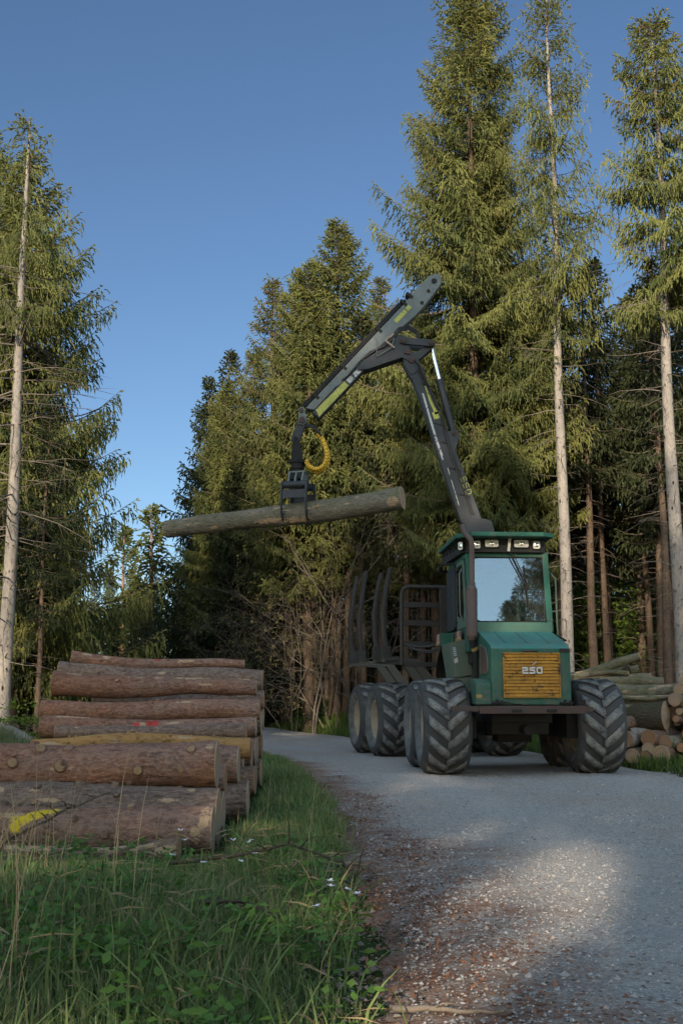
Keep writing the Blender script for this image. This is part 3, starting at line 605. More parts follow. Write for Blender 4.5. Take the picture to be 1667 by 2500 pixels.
# crane (x,z are world metres in the crane plane, thickness along y)
def cp(poly,y0,y1,name,mats,parent=None,bevel=.01,mat=0):
    b=MB(); b.prism(poly,y0,y1,'xz',mat); return P(b,name,mats,CM,parent,bevel)
b=MB(); b.cyl((2.33,0,1.2),(2.33,0,3.45),.17,None,24); b.cyl((2.33,0,3.4),(2.33,0,3.62),.22,None,24); b.prism([(2.02,3.6),(2.6,3.6),(2.52,3.98),(2.4,4.02),(2.04,4.02)],-.17,.17,'xz'); P(b,'crane_pillar',M['steel_dark'],CM,bevel=.01)
boom=cp([(2.02,3.95),(2.40,3.9),(2.16,4.6),(1.98,5.09),(1.72,5.75),(1.585,6.1),(1.43,6.5),(1.37,6.7),(1.27,6.93),(1.12,7.0),(1.06,6.9),(1.06,6.72),(1.13,6.56),(1.22,6.43),(1.36,6.05),(1.5,5.6),(1.657,5.06),(1.83,4.5)],-.11,.11,'main_boom',[M['steel_dark']],None,.012)
cp([(1.73,5.52),(1.99,5.55),(2.0,5.42),(1.87,5.0)],-.125,-.112,'cylinder_bracket',[M['steel_dark']],boom,.004)
cp([(1.1,6.98),(1.3,6.9),(1.33,6.6),(1.2,6.52),(1.08,6.7)],-.125,-.112,'boom_cheek',[M['steel_dark']],boom,.004)
cp([(1.41,6.38),(1.46,6.3),(1.58,5.98),(1.66,5.85),(1.6,5.82),(1.5,6.05)],-.1135,-.1105,'yellow_decal',[M['decal_yellow']],boom,0)
cp([(1.54,5.86),(1.67,5.88),(1.7,5.77),(1.58,5.74)],-.1135,-.1105,'yellow_decal',[M['decal_yellow']],boom,0)
cp([(1.375,6.2),(1.405,6.2),(1.62,5.42),(1.74,5.05),(1.71,5.03),(1.58,5.42)],-.1135,-.1105,'white_stripe',[M['decal_white']],boom,0)
cp([(1.79,4.9),(1.8,4.9),(2.0,4.2),(1.985,4.2)],-.1135,-.1105,'white_stripe',[M['decal_white']],boom,0)
b=MB(); d=Vector((.33,0,-.945)).normalized(); digits(b,'650',(2.01,-.1105,4.72),d,(d.z*-1,0,d.x),.07,.09,.045,.011,-.003,(0,1,0)); P(b,'boom_number',M['decal_yellow'],CM,boom,0)
b=MB()
for s in (-1,1):
    b.tube([(1.32+.02*s,-.13,6.62),(1.42+.02*s,-.135,6.45),(1.7+.02*s,-.13,5.8),(1.85+.02*s,-.13,5.2),(2.05+.02*s,-.13,4.6),(2.2+.02*s,-.13,4.1)],.011,6)
b.tube([(1.28,-.12,6.75),(1.4,-.2,6.62),(1.42,-.18,6.5),(1.45,-.13,6.35)],.014,6); b.tube([(1.24,-.12,6.8),(1.36,-.2,6.66),(1.4,-.2,6.5),(1.47,-.13,6.3)],.014,6)
P(b,'boom_hoses',M['hose'],CM,boom,0)
b=MB()
for x,z in ((1.64,5.65),(1.75,5.32),(1.9,4.87),(2.05,4.42),(1.46,6.33)): b.box((x+.03,-.116,z),(.2,.008,.022),Matrix.Rotation(R_(-18),3,'Y').transposed())
P(b,'hose_clamp',M['black'],CM,boom,0)
# lift cylinder
b=MB(); b.cyl((1.91,-.03,5.5),(1.69,-.03,6.43),.058,None,20); b.cyl((1.70,-.03,6.38),(1.685,-.03,6.46),.064,None,20); b.cyl((1.91,-.13,5.5),(1.91,.1,5.5),.05); cy=P(b,'lift_cylinder',M['steel_dark'],CM,bevel=.003)
b=MB(); b.cyl((1.69,-.03,6.44),(1.555,-.03,7.04),.034,None,16); P(b,'cylinder_rod',M['chrome'],CM,cy,0)
# linkage
def linkbar(a,c,w0,w1,y0,y1,name,mat,par=None):
    a,c=Vector((a[0],0,a[1])),Vector((c[0],0,c[1])); t=(c-a).normalized(); s=Vector((-t.z,0,t.x)); poly=[]
    for k in range(9): an=math.pi/2+math.pi*k/8; q=a+t*math.cos(an)*w0+s*math.sin(an)*w0; poly.append((q.x,q.z))
    for k in range(9): an=-math.pi/2+math.pi*k/8; q=c+t*math.cos(an)*w1+s*math.sin(an)*w1; poly.append((q.x,q.z))
    return cp(poly,y0,y1,name,[mat],par,.006)
l1=linkbar((1.06,7.12),(1.555,7.075),.06,.06,-.175,-.115,'link_arm',M['steel_dark']); linkbar((1.06,7.12),(1.555,7.075),.06,.06,.115,.175,'link_arm',M['steel_dark'])
linkbar((1.2,6.78),(1.555,7.06),.075,.05,-.11,-.04,'link_arm',M['steel_dark']); linkbar((1.2,6.78),(1.555,7.06),.075,.05,.04,.11,'link_arm',M['steel_dark'])
b=MB()
for x,z,r,w in ((1.06,7.12,.05,.2),(1.555,7.075,.045,.2),(1.2,6.78,.05,.16),(1.91,5.5,.04,.15)): b.cyl((x,-w,z),(x,w,z),r,None,12); b.cyl((x,-w-.01,z),(x,w+.01,z),r*.5,None,6,0,False)
b.box((1.14,-.14,6.93),(.09,.06,.09),Matrix.Rotation(.3,3,'Y')); P(b,'linkage_pin',M['rust'],CM,bevel=0)
# outer boom (stick)
u=Vector((.7376,.6753)) ; u.normalize(); nrm=Vector((u.y,-u.x))
def sp(s,d): q=Vector((-.63,5.92))+Vector((1.75,1.92)).normalized()*s+Vector((.739,-.674))*d; return (q.x,q.y)
SL=3.42
jib=cp([(.27,6.6),(.33,6.74),(.62,6.96),(.9,7.22),(1.0,7.24),(1.12,7.2),(1.15,7.08),(1.22,6.86),(1.2,6.74),(1.04,6.825),(.68,6.7),(.45,6.615)],-.14,.14,'jib_knee',[M['steel_dark']],None,.012)
stick=cp([sp(0.02,.0),sp(2.72,.0),sp(2.74,-.02),sp(3.2,-.02),sp(3.31,.03),sp(3.36,.1),sp(3.33,.17),sp(3.24,.24),sp(2.72,.29),sp(2.5,.29),sp(1.25,.16),sp(.75,.16),sp(.62,.13),sp(.1,.13)],-.115,.115,'outer_boom',[M['steel_grey']],None,.012)
cp([sp(0.05,.132),sp(.6,.132),sp(.75,.162),sp(1.25,.162),sp(1.45,.2),sp(1.5,.29),sp(.05,.29)],-.105,.105,'lower_boom',[M['steel_dark']],stick,.01)
cp([sp(.12,.15),sp(.82,.17),sp(.82,.275),sp(.07,.275)],-.1075,-.1055,'yellow_decal',[M['decal_yellow']],stick,0)
cp([sp(.85,.18),sp(1.45,.2),sp(1.47,.262),sp(.86,.268)],-.1075,-.1055,'white_stripe',[M['decal_white']],stick,0)
cp([sp(2.2,.07),sp(2.58,.07),sp(2.58,.145),sp(2.2,.145)],-.1185,-.1155,'yellow_decal',[M['decal_yellow']],stick,0)
b=MB(); 
for s0,s1,d in ((.05,2.62,-.035),(.05,2.5,-.07)):
    a,c=sp(s0,d),sp(s1,d); b.cyl((a[0],-.06,a[1]),(c[0],-.06,c[1]),.028,None,10); b.cyl((a[0],.05,a[1]),(c[0],.05,c[1]),.028,None,10)
P(b,'extension_cylinder',M['black'],CM,stick,0)
b=MB()
for s0,d in ((2.72,-.03),(2.55,-.02),(1.9,-.015),(1.0,-.015),(.3,-.015)):
    b=MB(); a=sp(s0,d); b.box((a[0],0,a[1]),(.05,.26,.14),Matrix.Rotation(-math.atan2(1.92,1.75),3,'Y')); P(b,'boom_lug',M['black'],CM,stick,.004)
for s0,d,r in ((3.2,.11,.045),(3.0,.16,.028),(2.76,.22,.03)):
    b=MB(); a=sp(s0,d); b.cyl((a[0],-.135,a[1]),(a[0],.135,a[1]),r,None,12); P(b,'boom_pin',M['black'],CM,stick,.004)
b=MB(); a=sp(1.35,.14)
def q(s,d,y=-.155): p=sp(s,d); return (p[0],y,p[1])
b.tube([q(1.75,.05,-.13),q(1.72,.1),q(1.5,.3,-.18),q(1.78,.38,-.18),q(1.95,.3,-.17)],.012,6); P(b,'steel_pipe',M['steel_grey'],CM,stick,0)
b=MB()
for k in range(4):
    o=.022*k
    b.tube([(.28+o,-.15,6.72+o),(.5+o,-.16,6.93),(.72,-.17,7.0+o),(.86,-.17,7.12+o),(.98,-.16,7.28+o),(1.15,-.13,7.33+o),(1.3,-.1,7.26+o),(1.36,-.05,7.12)],.013,6)
b.tube([(.28,-.13,6.72),(.1,-.13,6.5),(.0,-.13,6.42)],.012,6); P(b,'jib_hoses',M['hose'],CM,jib,0)
b=MB()
for x,z in ((.79,7.15),(.86,7.2)): b.box((x,-.18,z),(.03,.03,.1),Matrix.Rotation(.8,3,'Y'))
b.box((.83,-.18,7.05),(.2,.03,.03),Matrix.Rotation(-.7,3,'Y').transposed()); P(b,'hose_fitting',M['rim'],CM,jib,.003)
# tip, rotator, grapple
gr=cp([(-.74,5.74),(-.73,5.93),(-.69,5.97),(-.64,5.95),(-.6,5.82),(-.58,5.7),(-.65,5.64),(-.72,5.66)],-.1,.1,'boom_tip',[M['steel_grey']],None,.01)
b=MB(); b.cyl((-.685,-.14,5.9),(-.685,.14,5.9),.035); b.cyl((-.67,-.14,5.73),(-.67,.14,5.73),.055); P(b,'tip_pin',M['rust'],CM,gr,0)
linkbar((-.68,5.7),(-.785,5.42),.075,.075,-.07,.07,'hanger_link',M['steel_dark'])
b=MB(); b.cyl((-.785,-.09,5.42),(-.785,.09,5.42),.035); b.prism([(-.83,5.4),(-.72,5.4),(-.66,5.12),(-.66,5.05),(-.86,5.05),(-.85,5.12)],-.09,-.05,'xz'); b.prism([(-.83,5.4),(-.72,5.4),(-.66,5.12),(-.66,5.05),(-.86,5.05),(-.85,5.12)],.05,.09,'xz')
yk=P(b,'rotator_yoke',M['black'],CM,bevel=.006)
b=MB(); b.cyl((-.775,0,5.06),(-.785,0,5.32),.022); b.cyl((-.735,0,5.06),(-.74,0,5.32),.022); P(b,'cylinder_rod',M['chrome'],CM,yk,0)
b=MB(); b.cyl((-.75,0,5.0),(-.75,0,5.055),.14,None,20); b.cyl((-.75,0,4.9),(-.75,0,5.0),.115,None,20); b.cyl((-.75,0,4.83),(-.75,0,4.9),.09,None,20); b.bx(-.7,-.52,-.05,.05,5.01,5.045); P(b,'rotator',M['black'],CM,yk,.004)
GM=CM@Matrix.Translation((-.73,0,0))@Matrix.Rotation(R_(-16),4,'Z')
b=MB()
for x in (-.12,.0,.12): b.prism([(-.12,4.84),(.12,4.84),(.2,4.68),(.23,4.58),(.14,4.56),(.1,4.66),(-.1,4.66),(-.14,4.56),(-.23,4.58),(-.2,4.68)],x-.014,x+.014,'yz')
b.bx(-.15,.15,-.1,.1,4.82,4.85); b.bx(-.17,.17,-.13,.13,4.645,4.665); gh=P(b,'grapple_head',M['steel_grey'],GM,bevel=.005)
b=MB()
for s in (-1,1): b.cyl((s*.065,-.13,4.755),(s*.065,.13,4.755),.05,None,14)
P(b,'grapple_cylinder',M['black'],GM,gh,0)
b=MB(); b.cyl((-.2,-.18,4.6),(.2,-.18,4.6),.062,None,18); b.cyl((-.2,.18,4.6),(.2,.18,4.6),.062,None,18); P(b,'grapple_bar',M['steel_dark'],GM,gh,.004)
for s in (-1,1):
    b=MB()
    for x in (-.215,.215):
        ou=[(.13,4.66),(.24,4.66),(.285,4.5),(.3,4.3),(.27,4.12),(.19,4.0),(.05,3.955),(.05,3.985),(.17,4.05),(.225,4.15),(.24,4.3),(.22,4.45),(.16,4.56)]
        b.prism([(y*s,z) for y,z in ou],x-.014,x+.014,'yz')
    b.add([(-.2,s*.27,4.5),(.2,s*.27,4.5),(.2,s*.282,4.36),(-.2,s*.282,4.36)],[(0,1,2,3)]); b.bx(-.2,.2,s*.03,s*.1,3.955,3.98)
    P(b,'grapple_claw',M['steel_dark'],GM,gh,.004)
b=MB(); b.tube([(-.62,-.12,5.62),(-.5,-.14,5.6),(-.38,-.14,5.5),(-.34,-.13,5.44)],.02,6); b.tube([(-.65,-.05,5.6),(-.52,-.06,5.63),(-.4,-.06,5.53),(-.36,-.1,5.45)],.02,6); b.tube([(-.6,-.08,5.66),(-.47,-.1,5.63),(-.36,-.1,5.5)],.016,6); P(b,'tip_hoses',M['hose'],CM,bevel=0)
for off in (0,.05):
    b=MB(); hp=[(-.41,5.5),(-.35,5.44),(-.29,5.32),(-.255,5.18),(-.255,5.06),(-.3,4.95),(-.38,4.89),(-.47,4.885),(-.55,4.93),(-.59,5.0),(-.55,5.03)]
    # smooth + ribbed
    pts=[]; k=90
    for i2 in range(k):
        tt=i2/(k-1)*(len(hp)-1); j=min(int(tt),len(hp)-2); f=tt-j
        p0,p1,p2,p3=[Vector(hp[max(0,min(len(hp)-1,j+o))]) for o in(-1,0,1,2)]
        pp=.5*((2*p1)+(p2-p0)*f+(2*p0-5*p1+4*p2-p3)*f*f+(3*p1-p0-3*p2+p3)*f**3); pts.append((pp.x+off*.4,-.1+off*1.4,pp.y-off*.5))
    b.tube(pts,[.038]*k,12); hs=P(b,'wrapped_hose',M['hose_yellow'],CM,bevel=0)
    b=MB()
    for i2 in range(0,k-1,4):
        c=Vector(pts[i2]); t=Vector(pts[i2+1])-Vector(pts[max(0,i2-1)]); t.normalize(); b.tube([c-t*.003,c+t*.003],.039,12)
    P(b,'hose_gap',M['black'],CM,hs,0)
# ------------------------------------------------------------------ logs
def fbm(p,o=4):
    v=0;a=.5
    for _ in range(o): v+=a*mnoise.noise(p); p=p*2.1; a*=.5
    return v
nlog=[0]
def make_log(p0,p1,r0,r1,mat,label,group,bend=(0,0),amp=.07,stubs=0,ends=(True,True),paint=None,scars=(),seg=.05,nr=22,flare=0.,name='log',cat='log',stubr=(.012,.024),cutmat=None):
    """a felled log from p0 (left/back end) to p1; the bark is one mesh, the sawn ends are its parts"""
    nlog[0]+=1; sd_=nlog[0]*7.31; rr=random.Random(nlog[0])
    p0,p1=Vector(p0),Vector(p1); L=(p1-p0).length; t=(p1-p0).normalized(); mid=(p0+p1)/2
    up=Vector((0,0,1)); sv=t.cross(up).normalized(); uv=sv.cross(t)
    k=max(6,int(L/seg)); vs=[]; pa=[]; sca=[]; ph=[rr.uniform(0,6.28) for _ in range(4)]
    cen=[]; scars=list(scars)+[(rr.uniform(.08,.92),rr.uniform(1.5,3.3),rr.uniform(.03,.22),rr.uniform(.01,.035)) for _ in range(int(L*1.9))]
    for i in range(k+1):
        f=i/k; c=p0+t*(L*f)-mid+uv*(bend[1]*math.sin(math.pi*f)+.02*math.sin(f*6+ph[0]))+sv*(bend[0]*math.sin(math.pi*f)+.012*math.sin(f*7+ph[1]))
        r=r0+(r1-r0)*f+flare*math.exp(-f*9)+.035*r0*math.sin(f*11+ph[2])+.02*r0*math.sin(f*23+ph[3]); cen.append((c,r))
        for j in range(nr):
            a=2*math.pi*j/nr; d=sv*math.cos(a)+uv*math.sin(a)
            n=fbm(Vector((f*L*2.2+sd_,math.cos(a)*1.2*r/.15,math.sin(a)*1.2*r/.15)))*amp*1.5+fbm(Vector((f*L*9+sd_,math.cos(a)*5,math.sin(a)*5)),3)*amp*.5
            vs.append(c+d*(r*(1+n)))
            z=0
            if paint:
                for (f0,a0,df,da,ang) in paint:
                    x_=(f-f0)*L; y_=((a-(math.pi-a0)+math.pi)%(2*math.pi)-math.pi)*r; ca,sa=math.cos(ang),math.sin(ang)
                    z=max(z,1.3-math.hypot((x_*ca+y_*sa)/df,(-x_*sa+y_*ca)/da))
            pa.append(max(0,z)); z=0
            for (f0,a0,df,da) in scars:
                z=max(z,1.3-math.hypot((f-f0)*L/df,((a-(math.pi-a0)+math.pi)%(2*math.pi)-math.pi)*r/da))
            sca.append(max(0,min(1,z)))
    fs=[[i*nr+j,(i+1)*nr+j,(i+1)*nr+(j+1)%nr,i*nr+(j+1)%nr] for i in range(k) for j in range(nr)]
    o=link(name,npmesh(name,np.array([tuple(v) for v in vs]),np.array(fs),[mat],None,{'paint':np.array(pa),'scar':np.array(sca)},True),None,mid); tag(o,label,cat,group)
    for e,(i,on) in enumerate(((0,ends[0]),(k,ends[1]))):
        if not on: continue
        c,r=cen[i]; s=-1 if e==0 else 1; ring=[Vector(vs[i*nr+j]) for j in range(nr)]
        tl=(sv*rr.uniform(-.08,.08)+uv*rr.uniform(-.08,.08)); V=[];rad=[]
        for q in (1.0,.66,.33,0.0):
            for j in range(nr):
                d=(ring[j]-c)*q*.985; V.append(c+d+t*s*(.006+tl.dot(d)*0.0+.004*mnoise.noise(d*20))); rad.append(q*r)
        # rim strip closes the gap to the bark
        V=[ring[j] for j in range(nr)]+V; rad=[r]*nr+rad
        F=[[q*nr+j,q*nr+(j+1)%nr,(q+1)*nr+(j+1)%nr,(q+1)*nr+j] for q in range(4) for j in range(nr)]
        if s<0: F=[f[::-1] for f in F]
        link('cut_end',npmesh('cut_end',np.array([tuple(v) for v in V]),np.array(F),[cutmat or M['cut']],None,{'rad':np.array(rad)},False),o)
    for _ in range(stubs):
        i=rr.randrange(2,k-2); a=rr.uniform(-.8,1.7); c,r=cen[i]; d=(sv*math.cos(a)+uv*math.sin(a)); rb=rr.uniform(*stubr)*min(1.3,r/.12)
        b=MB(); dd=(d+t*rr.uniform(-.3,.5)).normalized(); q0=c+d*r*.9; q1=c+d*(r*1.02)+dd*rr.uniform(.004,.02); rb*=rr.uniform(.6,1.1); b.cyl(q0,q1,rb*1.5,rb,9,0,True,False); n0=len(b.v)
        w=dd.orthogonal().normalized(); w2=dd.cross(w)
        b.add([q1+w*math.cos(x)*rb+w2*math.sin(x)*rb for x in np.linspace(0,6.2832,9,endpoint=False)],[tuple(range(9))],1 if rr.random()<.55 else 0)
        b.build('branch_stub',[mat,M['knot']],o)
    return o
LP='stacked spruce logs on the left verge'
B=M
def Llog(xl,xr,y,z,r0,r1,mat,label,**k):
    dy=k.pop('dy',0); dz=k.pop('dz',0)
    return make_log((xl,y+dy,z+dz),(xr,y,z),r0,r1,B[mat],label,LP,**k)
# front rows (left end, right end, distance, height)
Llog(-3.6,-.875,8.08,.165,.19,.165,'bark_yellow_mark','thick brown log with a yellow paint streak, bottom front of the left pile',bend=(0,.01),amp=.07,stubs=16,nr=44,seg=.03,paint=[(.58,2.2,.17,.05,.45),(.525,2.75,.05,.1,.2),(.55,2.5,.1,.05,.6)],scars=[(.985,2.4,.05,.12),(.97,3.1,.06,.05)])
Llog(-3.75,-.885,8.53,.222,.235,.215,'bark_purple','thick rough-barked log with three big pale knots, just above the yellow-marked log',bend=(0,.015),amp=.095,stubs=20,nr=36,seg=.035,scars=[(.93,1.9,.05,.05),(.55,2.2,.06,.03)],stubr=(.012,.033))
Llog(-3.8,-.93,8.8,.555,.18,.165,'bark_brown','brown log with a mossy dark right end, third from the ground, left pile front',dz=.02,amp=.085,stubs=16,nr=36,seg=.035,scars=[(.985,2.2,.04,.05)],stubr=(.02,.035))
Llog(-2.15,-1.04,7.62,.085,.05,.075,'bark_peeled','short half-buried log with peeling bark, in the grass before the left pile',dz=-.03,amp=.09,stubs=2,nr=30,seg=.03,scars=[(.35,1.7,.25,.03),(.8,2.4,.12,.03),(.6,2.2,.1,.03),(.95,2.9,.1,.04)],dy=.05)
Llog(-3.1,-.905,10.35,.49,.14,.165,'bark_brown','stout reddish log, its right end standing out behind the left pile front rows',amp=.07,stubs=10)
Llog(-2.95,-.87,11.25,.60,.085,.10,'bark_ochre','ochre-coloured thin log with a smooth orange left end, halfway up the left pile',amp=.07,stubs=18,stubr=(.012,.026),bend=(0,.015))
Llog(-2.85,-.95,11.75,.70,.07,.085,'bark_purple','thin greyish log lying directly behind the ochre log of the left pile',amp=.07,stubs=3,dz=.0,bend=(0,.02))
Llog(-3.15,-.90,12.35,.735,.115,.11,'bark_red_mark','brown log with a red paint splash around a pale knot, upper left pile',amp=.035,stubs=15,paint=[(.52,2.3,.09,.09,0),(.45,2.6,.05,.06,0)],scars=[(.47,2.6,.09,.05)],nr=32,seg=.035)
Llog(-3.3,-.905,12.95,.915,.115,.112,'bark_brown','straight tan log with scattered small knots, just above the red-splashed log',amp=.07,stubs=15)
Llog(-3.32,-.985,13.5,1.17,.145,.085,'bark_brown','tapering log with a long bare wood scar on its right half, upper left pile',amp=.085,stubs=4,scars=[(.66,1.9,.3,.045),(.1,1.75,.12,.04)],dz=.06,nr=32,seg=.035,bend=(0,-.02))
Llog(-3.42,-.96,14.15,1.245,.13,.14,'bark_purple','log with a red dot near its right end, second from the left pile top',amp=.065,stubs=10,dz=.12,bend=(0,-.015),paint=[(.82,2.0,.05,.03,0)])
Llog(-3.28,-1.19,14.2,1.455,.085,.05,'bark_red_mark','slightly bowed thin log lying topmost on the left pile',amp=.085,stubs=10,dz=.085,bend=(0,-.035),paint=[(.5,2.2,.06,.03,0)])
Llog(-2.9,-.92,9.22,.165,.15,.155,'bark_brown','reddish log end on the ground, tucked right behind the yellow-marked log',amp=.07,stubs=2)
Llog(-2.8,-.82,10.35,.17,.15,.165,'bark_purple','grey-brown log on the ground under the stout reddish log of the left pile',amp=.07,stubs=2)
Llog(-2.9,-.84,11.45,.28,.13,.14,'bark_peeled','dark weathered log under the right end of the ochre log',amp=.08,stubs=2)
# bearers inside the pile, their sawn ends just show
fill=[(9.75,.15,.145),(10.75,.165,.15),(11.05,.16,.15),(11.85,.17,.16),(12.2,.165,.16),(12.55,.17,.165),(12.9,.165,.16),(13.25,.165,.16),(13.6,.17,.165),(13.95,.165,.16),(14.3,.165,.16),
 (9.55,.42,.135),(9.1,.43,.12),(12.0,.46,.14),(12.4,.47,.14),(12.75,.47,.15),(13.1,.47,.15),(13.45,.47,.15),(13.8,.47,.15),(14.15,.48,.15),(13.3,.76,.14),(13.65,.78,.14),(14.0,.78,.14),(14.3,.8,.14),(14.0,1.02,.12),(14.4,1.05,.12)]
for k,(y,z,r) in enumerate(fill):
    Llog(-3.0+rnd.uniform(-.15,.15),-.96+rnd.uniform(-.05,.03),y,z,r,r*.97,'bark_brown' if k%3 else 'bark_purple','brown bearer log deep inside the left pile, only its sawn end showing',amp=.04,seg=.25,nr=16)
make_log((-6.0,19.2,hz(-6.0,19.2)+.1),(-4.95,18.8,hz(-4.95,18.8)+.14),.14,.13,M['bark_grey'],'short pale grey log lying alone left of the big left pile',None,amp=.085,stubs=1)
# held log
make_log((-3.06,20.0,3.96),(1.0,18.75,4.31),.15,.198,M['bark_held'],'long mossy grey log held up in the grapple','log held by the crane' and None,bend=(.0,-.03),amp=.055,stubs=2,nr=44,seg=.035,scars=[(.47,3.75,.38,.06),(.58,3.9,.3,.085),(.97,3.5,.12,.1),(.22,3.8,.1,.04)],stubr=(.03,.04))
b=MB(); # sawn-off side branch
q=Vector((-2.05,19.86,4.06)); d=Vector((-.25,-.8,.55)).normalized(); b.cyl(q,q+d*.175,.1,.082,18,0,True,False); w1=d.orthogonal().normalized(); w2=d.cross(w1); b.add([q+d*.175+w1*.082*math.cos(a)+w2*.082*math.sin(a) for a in np.linspace(0,6.283,18,endpoint=False)],[tuple(range(18))],1)
held=[o for o in bpy.data.objects if o.get('label','').startswith('long mossy')][0]
for v in range(len(b.v)): b.v[v]=tuple(Vector(b.v[v])-held.location)
b.build('branch_stub',[M['bark_held'],M['cut']],held)
# right pile: beech and alder, ends every which way
RP='stacked hardwood logs right of the machine'
def Rl(p0,p1,r0,r1,label,mat='bark_beech',**k):
    g=k.pop('g',RP)
    return make_log(p0,p1,r0,r1,M[mat],label,g,**{**dict(amp=.07,stubs=1,seg=.07,nr=24),**k})
Rl((3.5,20.4,1.30),(5.1,19.9,1.74),.095,.07,'pale log rising from the top of the right pile, its tip highest of all',bend=(0,-.03))
Rl((4.45,20.1,1.34),(4.95,20.3,1.62),.085,.07,'short thick limb forking up beside the rising log, right pile')
Rl((4.5,20.3,1.36),(5.0,20.2,1.56),.075,.07,'dark short log wedged under the rising log, right pile',mat='bark_oak')
Rl((4.0,20.6,1.25),(5.2,20.4,1.53),.08,.075,'pale-ended log just behind the dark wedged one, top of the right pile')
Rl((3.7,19.9,1.26),(5.42,19.7,1.31),.10,.085,'greenish log with a splintered orange break, upper right pile',scars=[(.42,1.6,.25,.06)],bend=(0,.02))
Rl((3.6,19.35,1.13),(5.5,19.25,1.17),.105,.115,'thick greenish log with bare patches running across the upper right pile',scars=[(.9,2.2,.2,.04),(.55,3.0,.08,.03)])
Rl((3.7,19.2,.97),(5.32,19.05,1.0),.085,.08,'smooth yellowish-green log below the thick one, right pile',bend=(0,.01))
Rl((4.1,18.95,.83),(5.15,18.95,.90),.07,.06,'crooked mossy log with a pale cut stub, middle of the right pile',bend=(0,.04),stubs=3)
Rl((3.9,19.5,.76),(5.17,18.7,.78),.18,.225,'big log with a broad pale oval end, centre of the right pile',mat='bark_oak',amp=.04,nr=32)
Rl((5.3,19.6,.62),(4.42,18.62,.66),.10,.105,'brown log whose oval end touches the tyre, right pile',mat='bark_peeled')
Rl((5.2,19.6,.40),(4.46,18.5,.42),.11,.135,'whitish log end low by the tyre, right pile',mat='bark_grey')
Rl((4.6,18.75,.47),(5.2,18.85,.5),.09,.085,'short light grey log lying crosswise in the low middle of the right pile',mat='bark_grey')
for k,(a,c,r,lab) in enumerate([((3.7,19.6,1.2),(5.25,19.5,1.24),.05,'thin pole lying in the seam above the thick greenish log, right pile'),((3.8,19.0,1.07),(5.45,18.95,1.08),.042,'thin yellowish pole between the two long logs of the right pile'),((3.9,20.2,1.42),(4.9,19.9,1.46),.05,'thin pole on top of the right pile under the rising log'),((4.2,19.2,.70),(5.1,18.8,.70),.045,'thin dark pole under the crooked mossy log, right pile'),((3.7,20.2,1.36),(5.3,20.0,1.40),.06,'straight pale pole second from the top of the right pile')]):
    Rl(a,c,r,r*.85,lab,bend=(0,.02*(-1)**k))
spots=[(4.53,18.4,.14,.125,'sawn log end on the grass nearest the big tyre, right pile'),(4.82,18.45,.44,.13,'brown sawn end leaning over the low middle, right pile'),(4.79,18.4,.25,.1,'dark russet log end low between two pale ones, right pile'),(4.7,18.35,.13,.09,'grey low end between the tyre and the largest grassy end, right pile'),
 (4.97,18.3,.17,.14,'largest pale log end on the grass, front foot of the right pile'),(5.06,18.42,.36,.115,'tilted brown oval end above the grass, right pile'),(5.3,18.4,.28,.075,'small orange heart-shaped log end, right foot of the right pile'),
 (5.42,18.4,.17,.055,'small white end of a thin log at the grass, right pile'),(5.45,18.45,.51,.1,'orange-brown log end at the picture edge, middle of the right pile'),(5.5,18.45,.33,.1,'pale end at the picture edge, low in the right pile'),(5.26,18.5,.70,.055,'thin dark log with a small round end, beside the big oval one'),
 (5.29,18.65,1.02,.11,'narrow orange end right above the big oval one, right pile'),(5.4,18.75,1.16,.09,'orange oval end in the upper right corner of the right pile'),(5.39,18.7,1.0,.065,'small orange end in the upper right cluster, right pile'),(5.53,18.7,1.0,.09,'pale round end at the picture edge, upper right pile'),
 (5.52,18.75,1.3,.085,'topmost brown end at the picture edge, right pile'),(5.39,18.68,.86,.055,'thinnest orange end hanging below the upper cluster, right pile'),(5.47,18.68,.88,.045,'thin brown end next to the thinnest one, right pile'),(5.75,18.6,.15,.13,'grey end on the grass just past the right picture edge'),(5.75,18.6,.75,.14,'thick log end just past the right picture edge')]
for k,(x,y,z,r,lab) in enumerate(spots):
    a=R_(rnd.uniform(28,48)); L=rnd.uniform(1.1,1.5); Rl((x+math.sin(a)*L,y+math.cos(a)*L,z+rnd.uniform(-.03,.06)),(x,y,z),r*.95,r,lab,mat=['bark_oak','bark_peeled','bark_beech'][k%3],amp=.05)
for k,(x,y,z,r) in enumerate([(4.7,19.2,.15,.15),(5.1,19.3,.15,.15),(5.5,19.3,.2,.17),(5.9,19.3,.25,.2),(5.2,19.5,.42,.15),(5.6,19.4,.6,.17),(5.9,19.4,.75,.17),(4.6,19.8,.42,.14),(4.6,20.0,.85,.16),(5.1,19.8,.85,.16),(4.4,19.9,1.08,.12),(5.0,19.9,1.1,.12),(5.6,19.5,.95,.12),(4.5,20.4,1.1,.14)]):
    Rl((x+.8,y+.9,z),(x-.45,y-.3,z),r,r,'dark filler log hidden behind the front ends of the right pile',mat='bark_oak',seg=.2,nr=14,stubs=0)
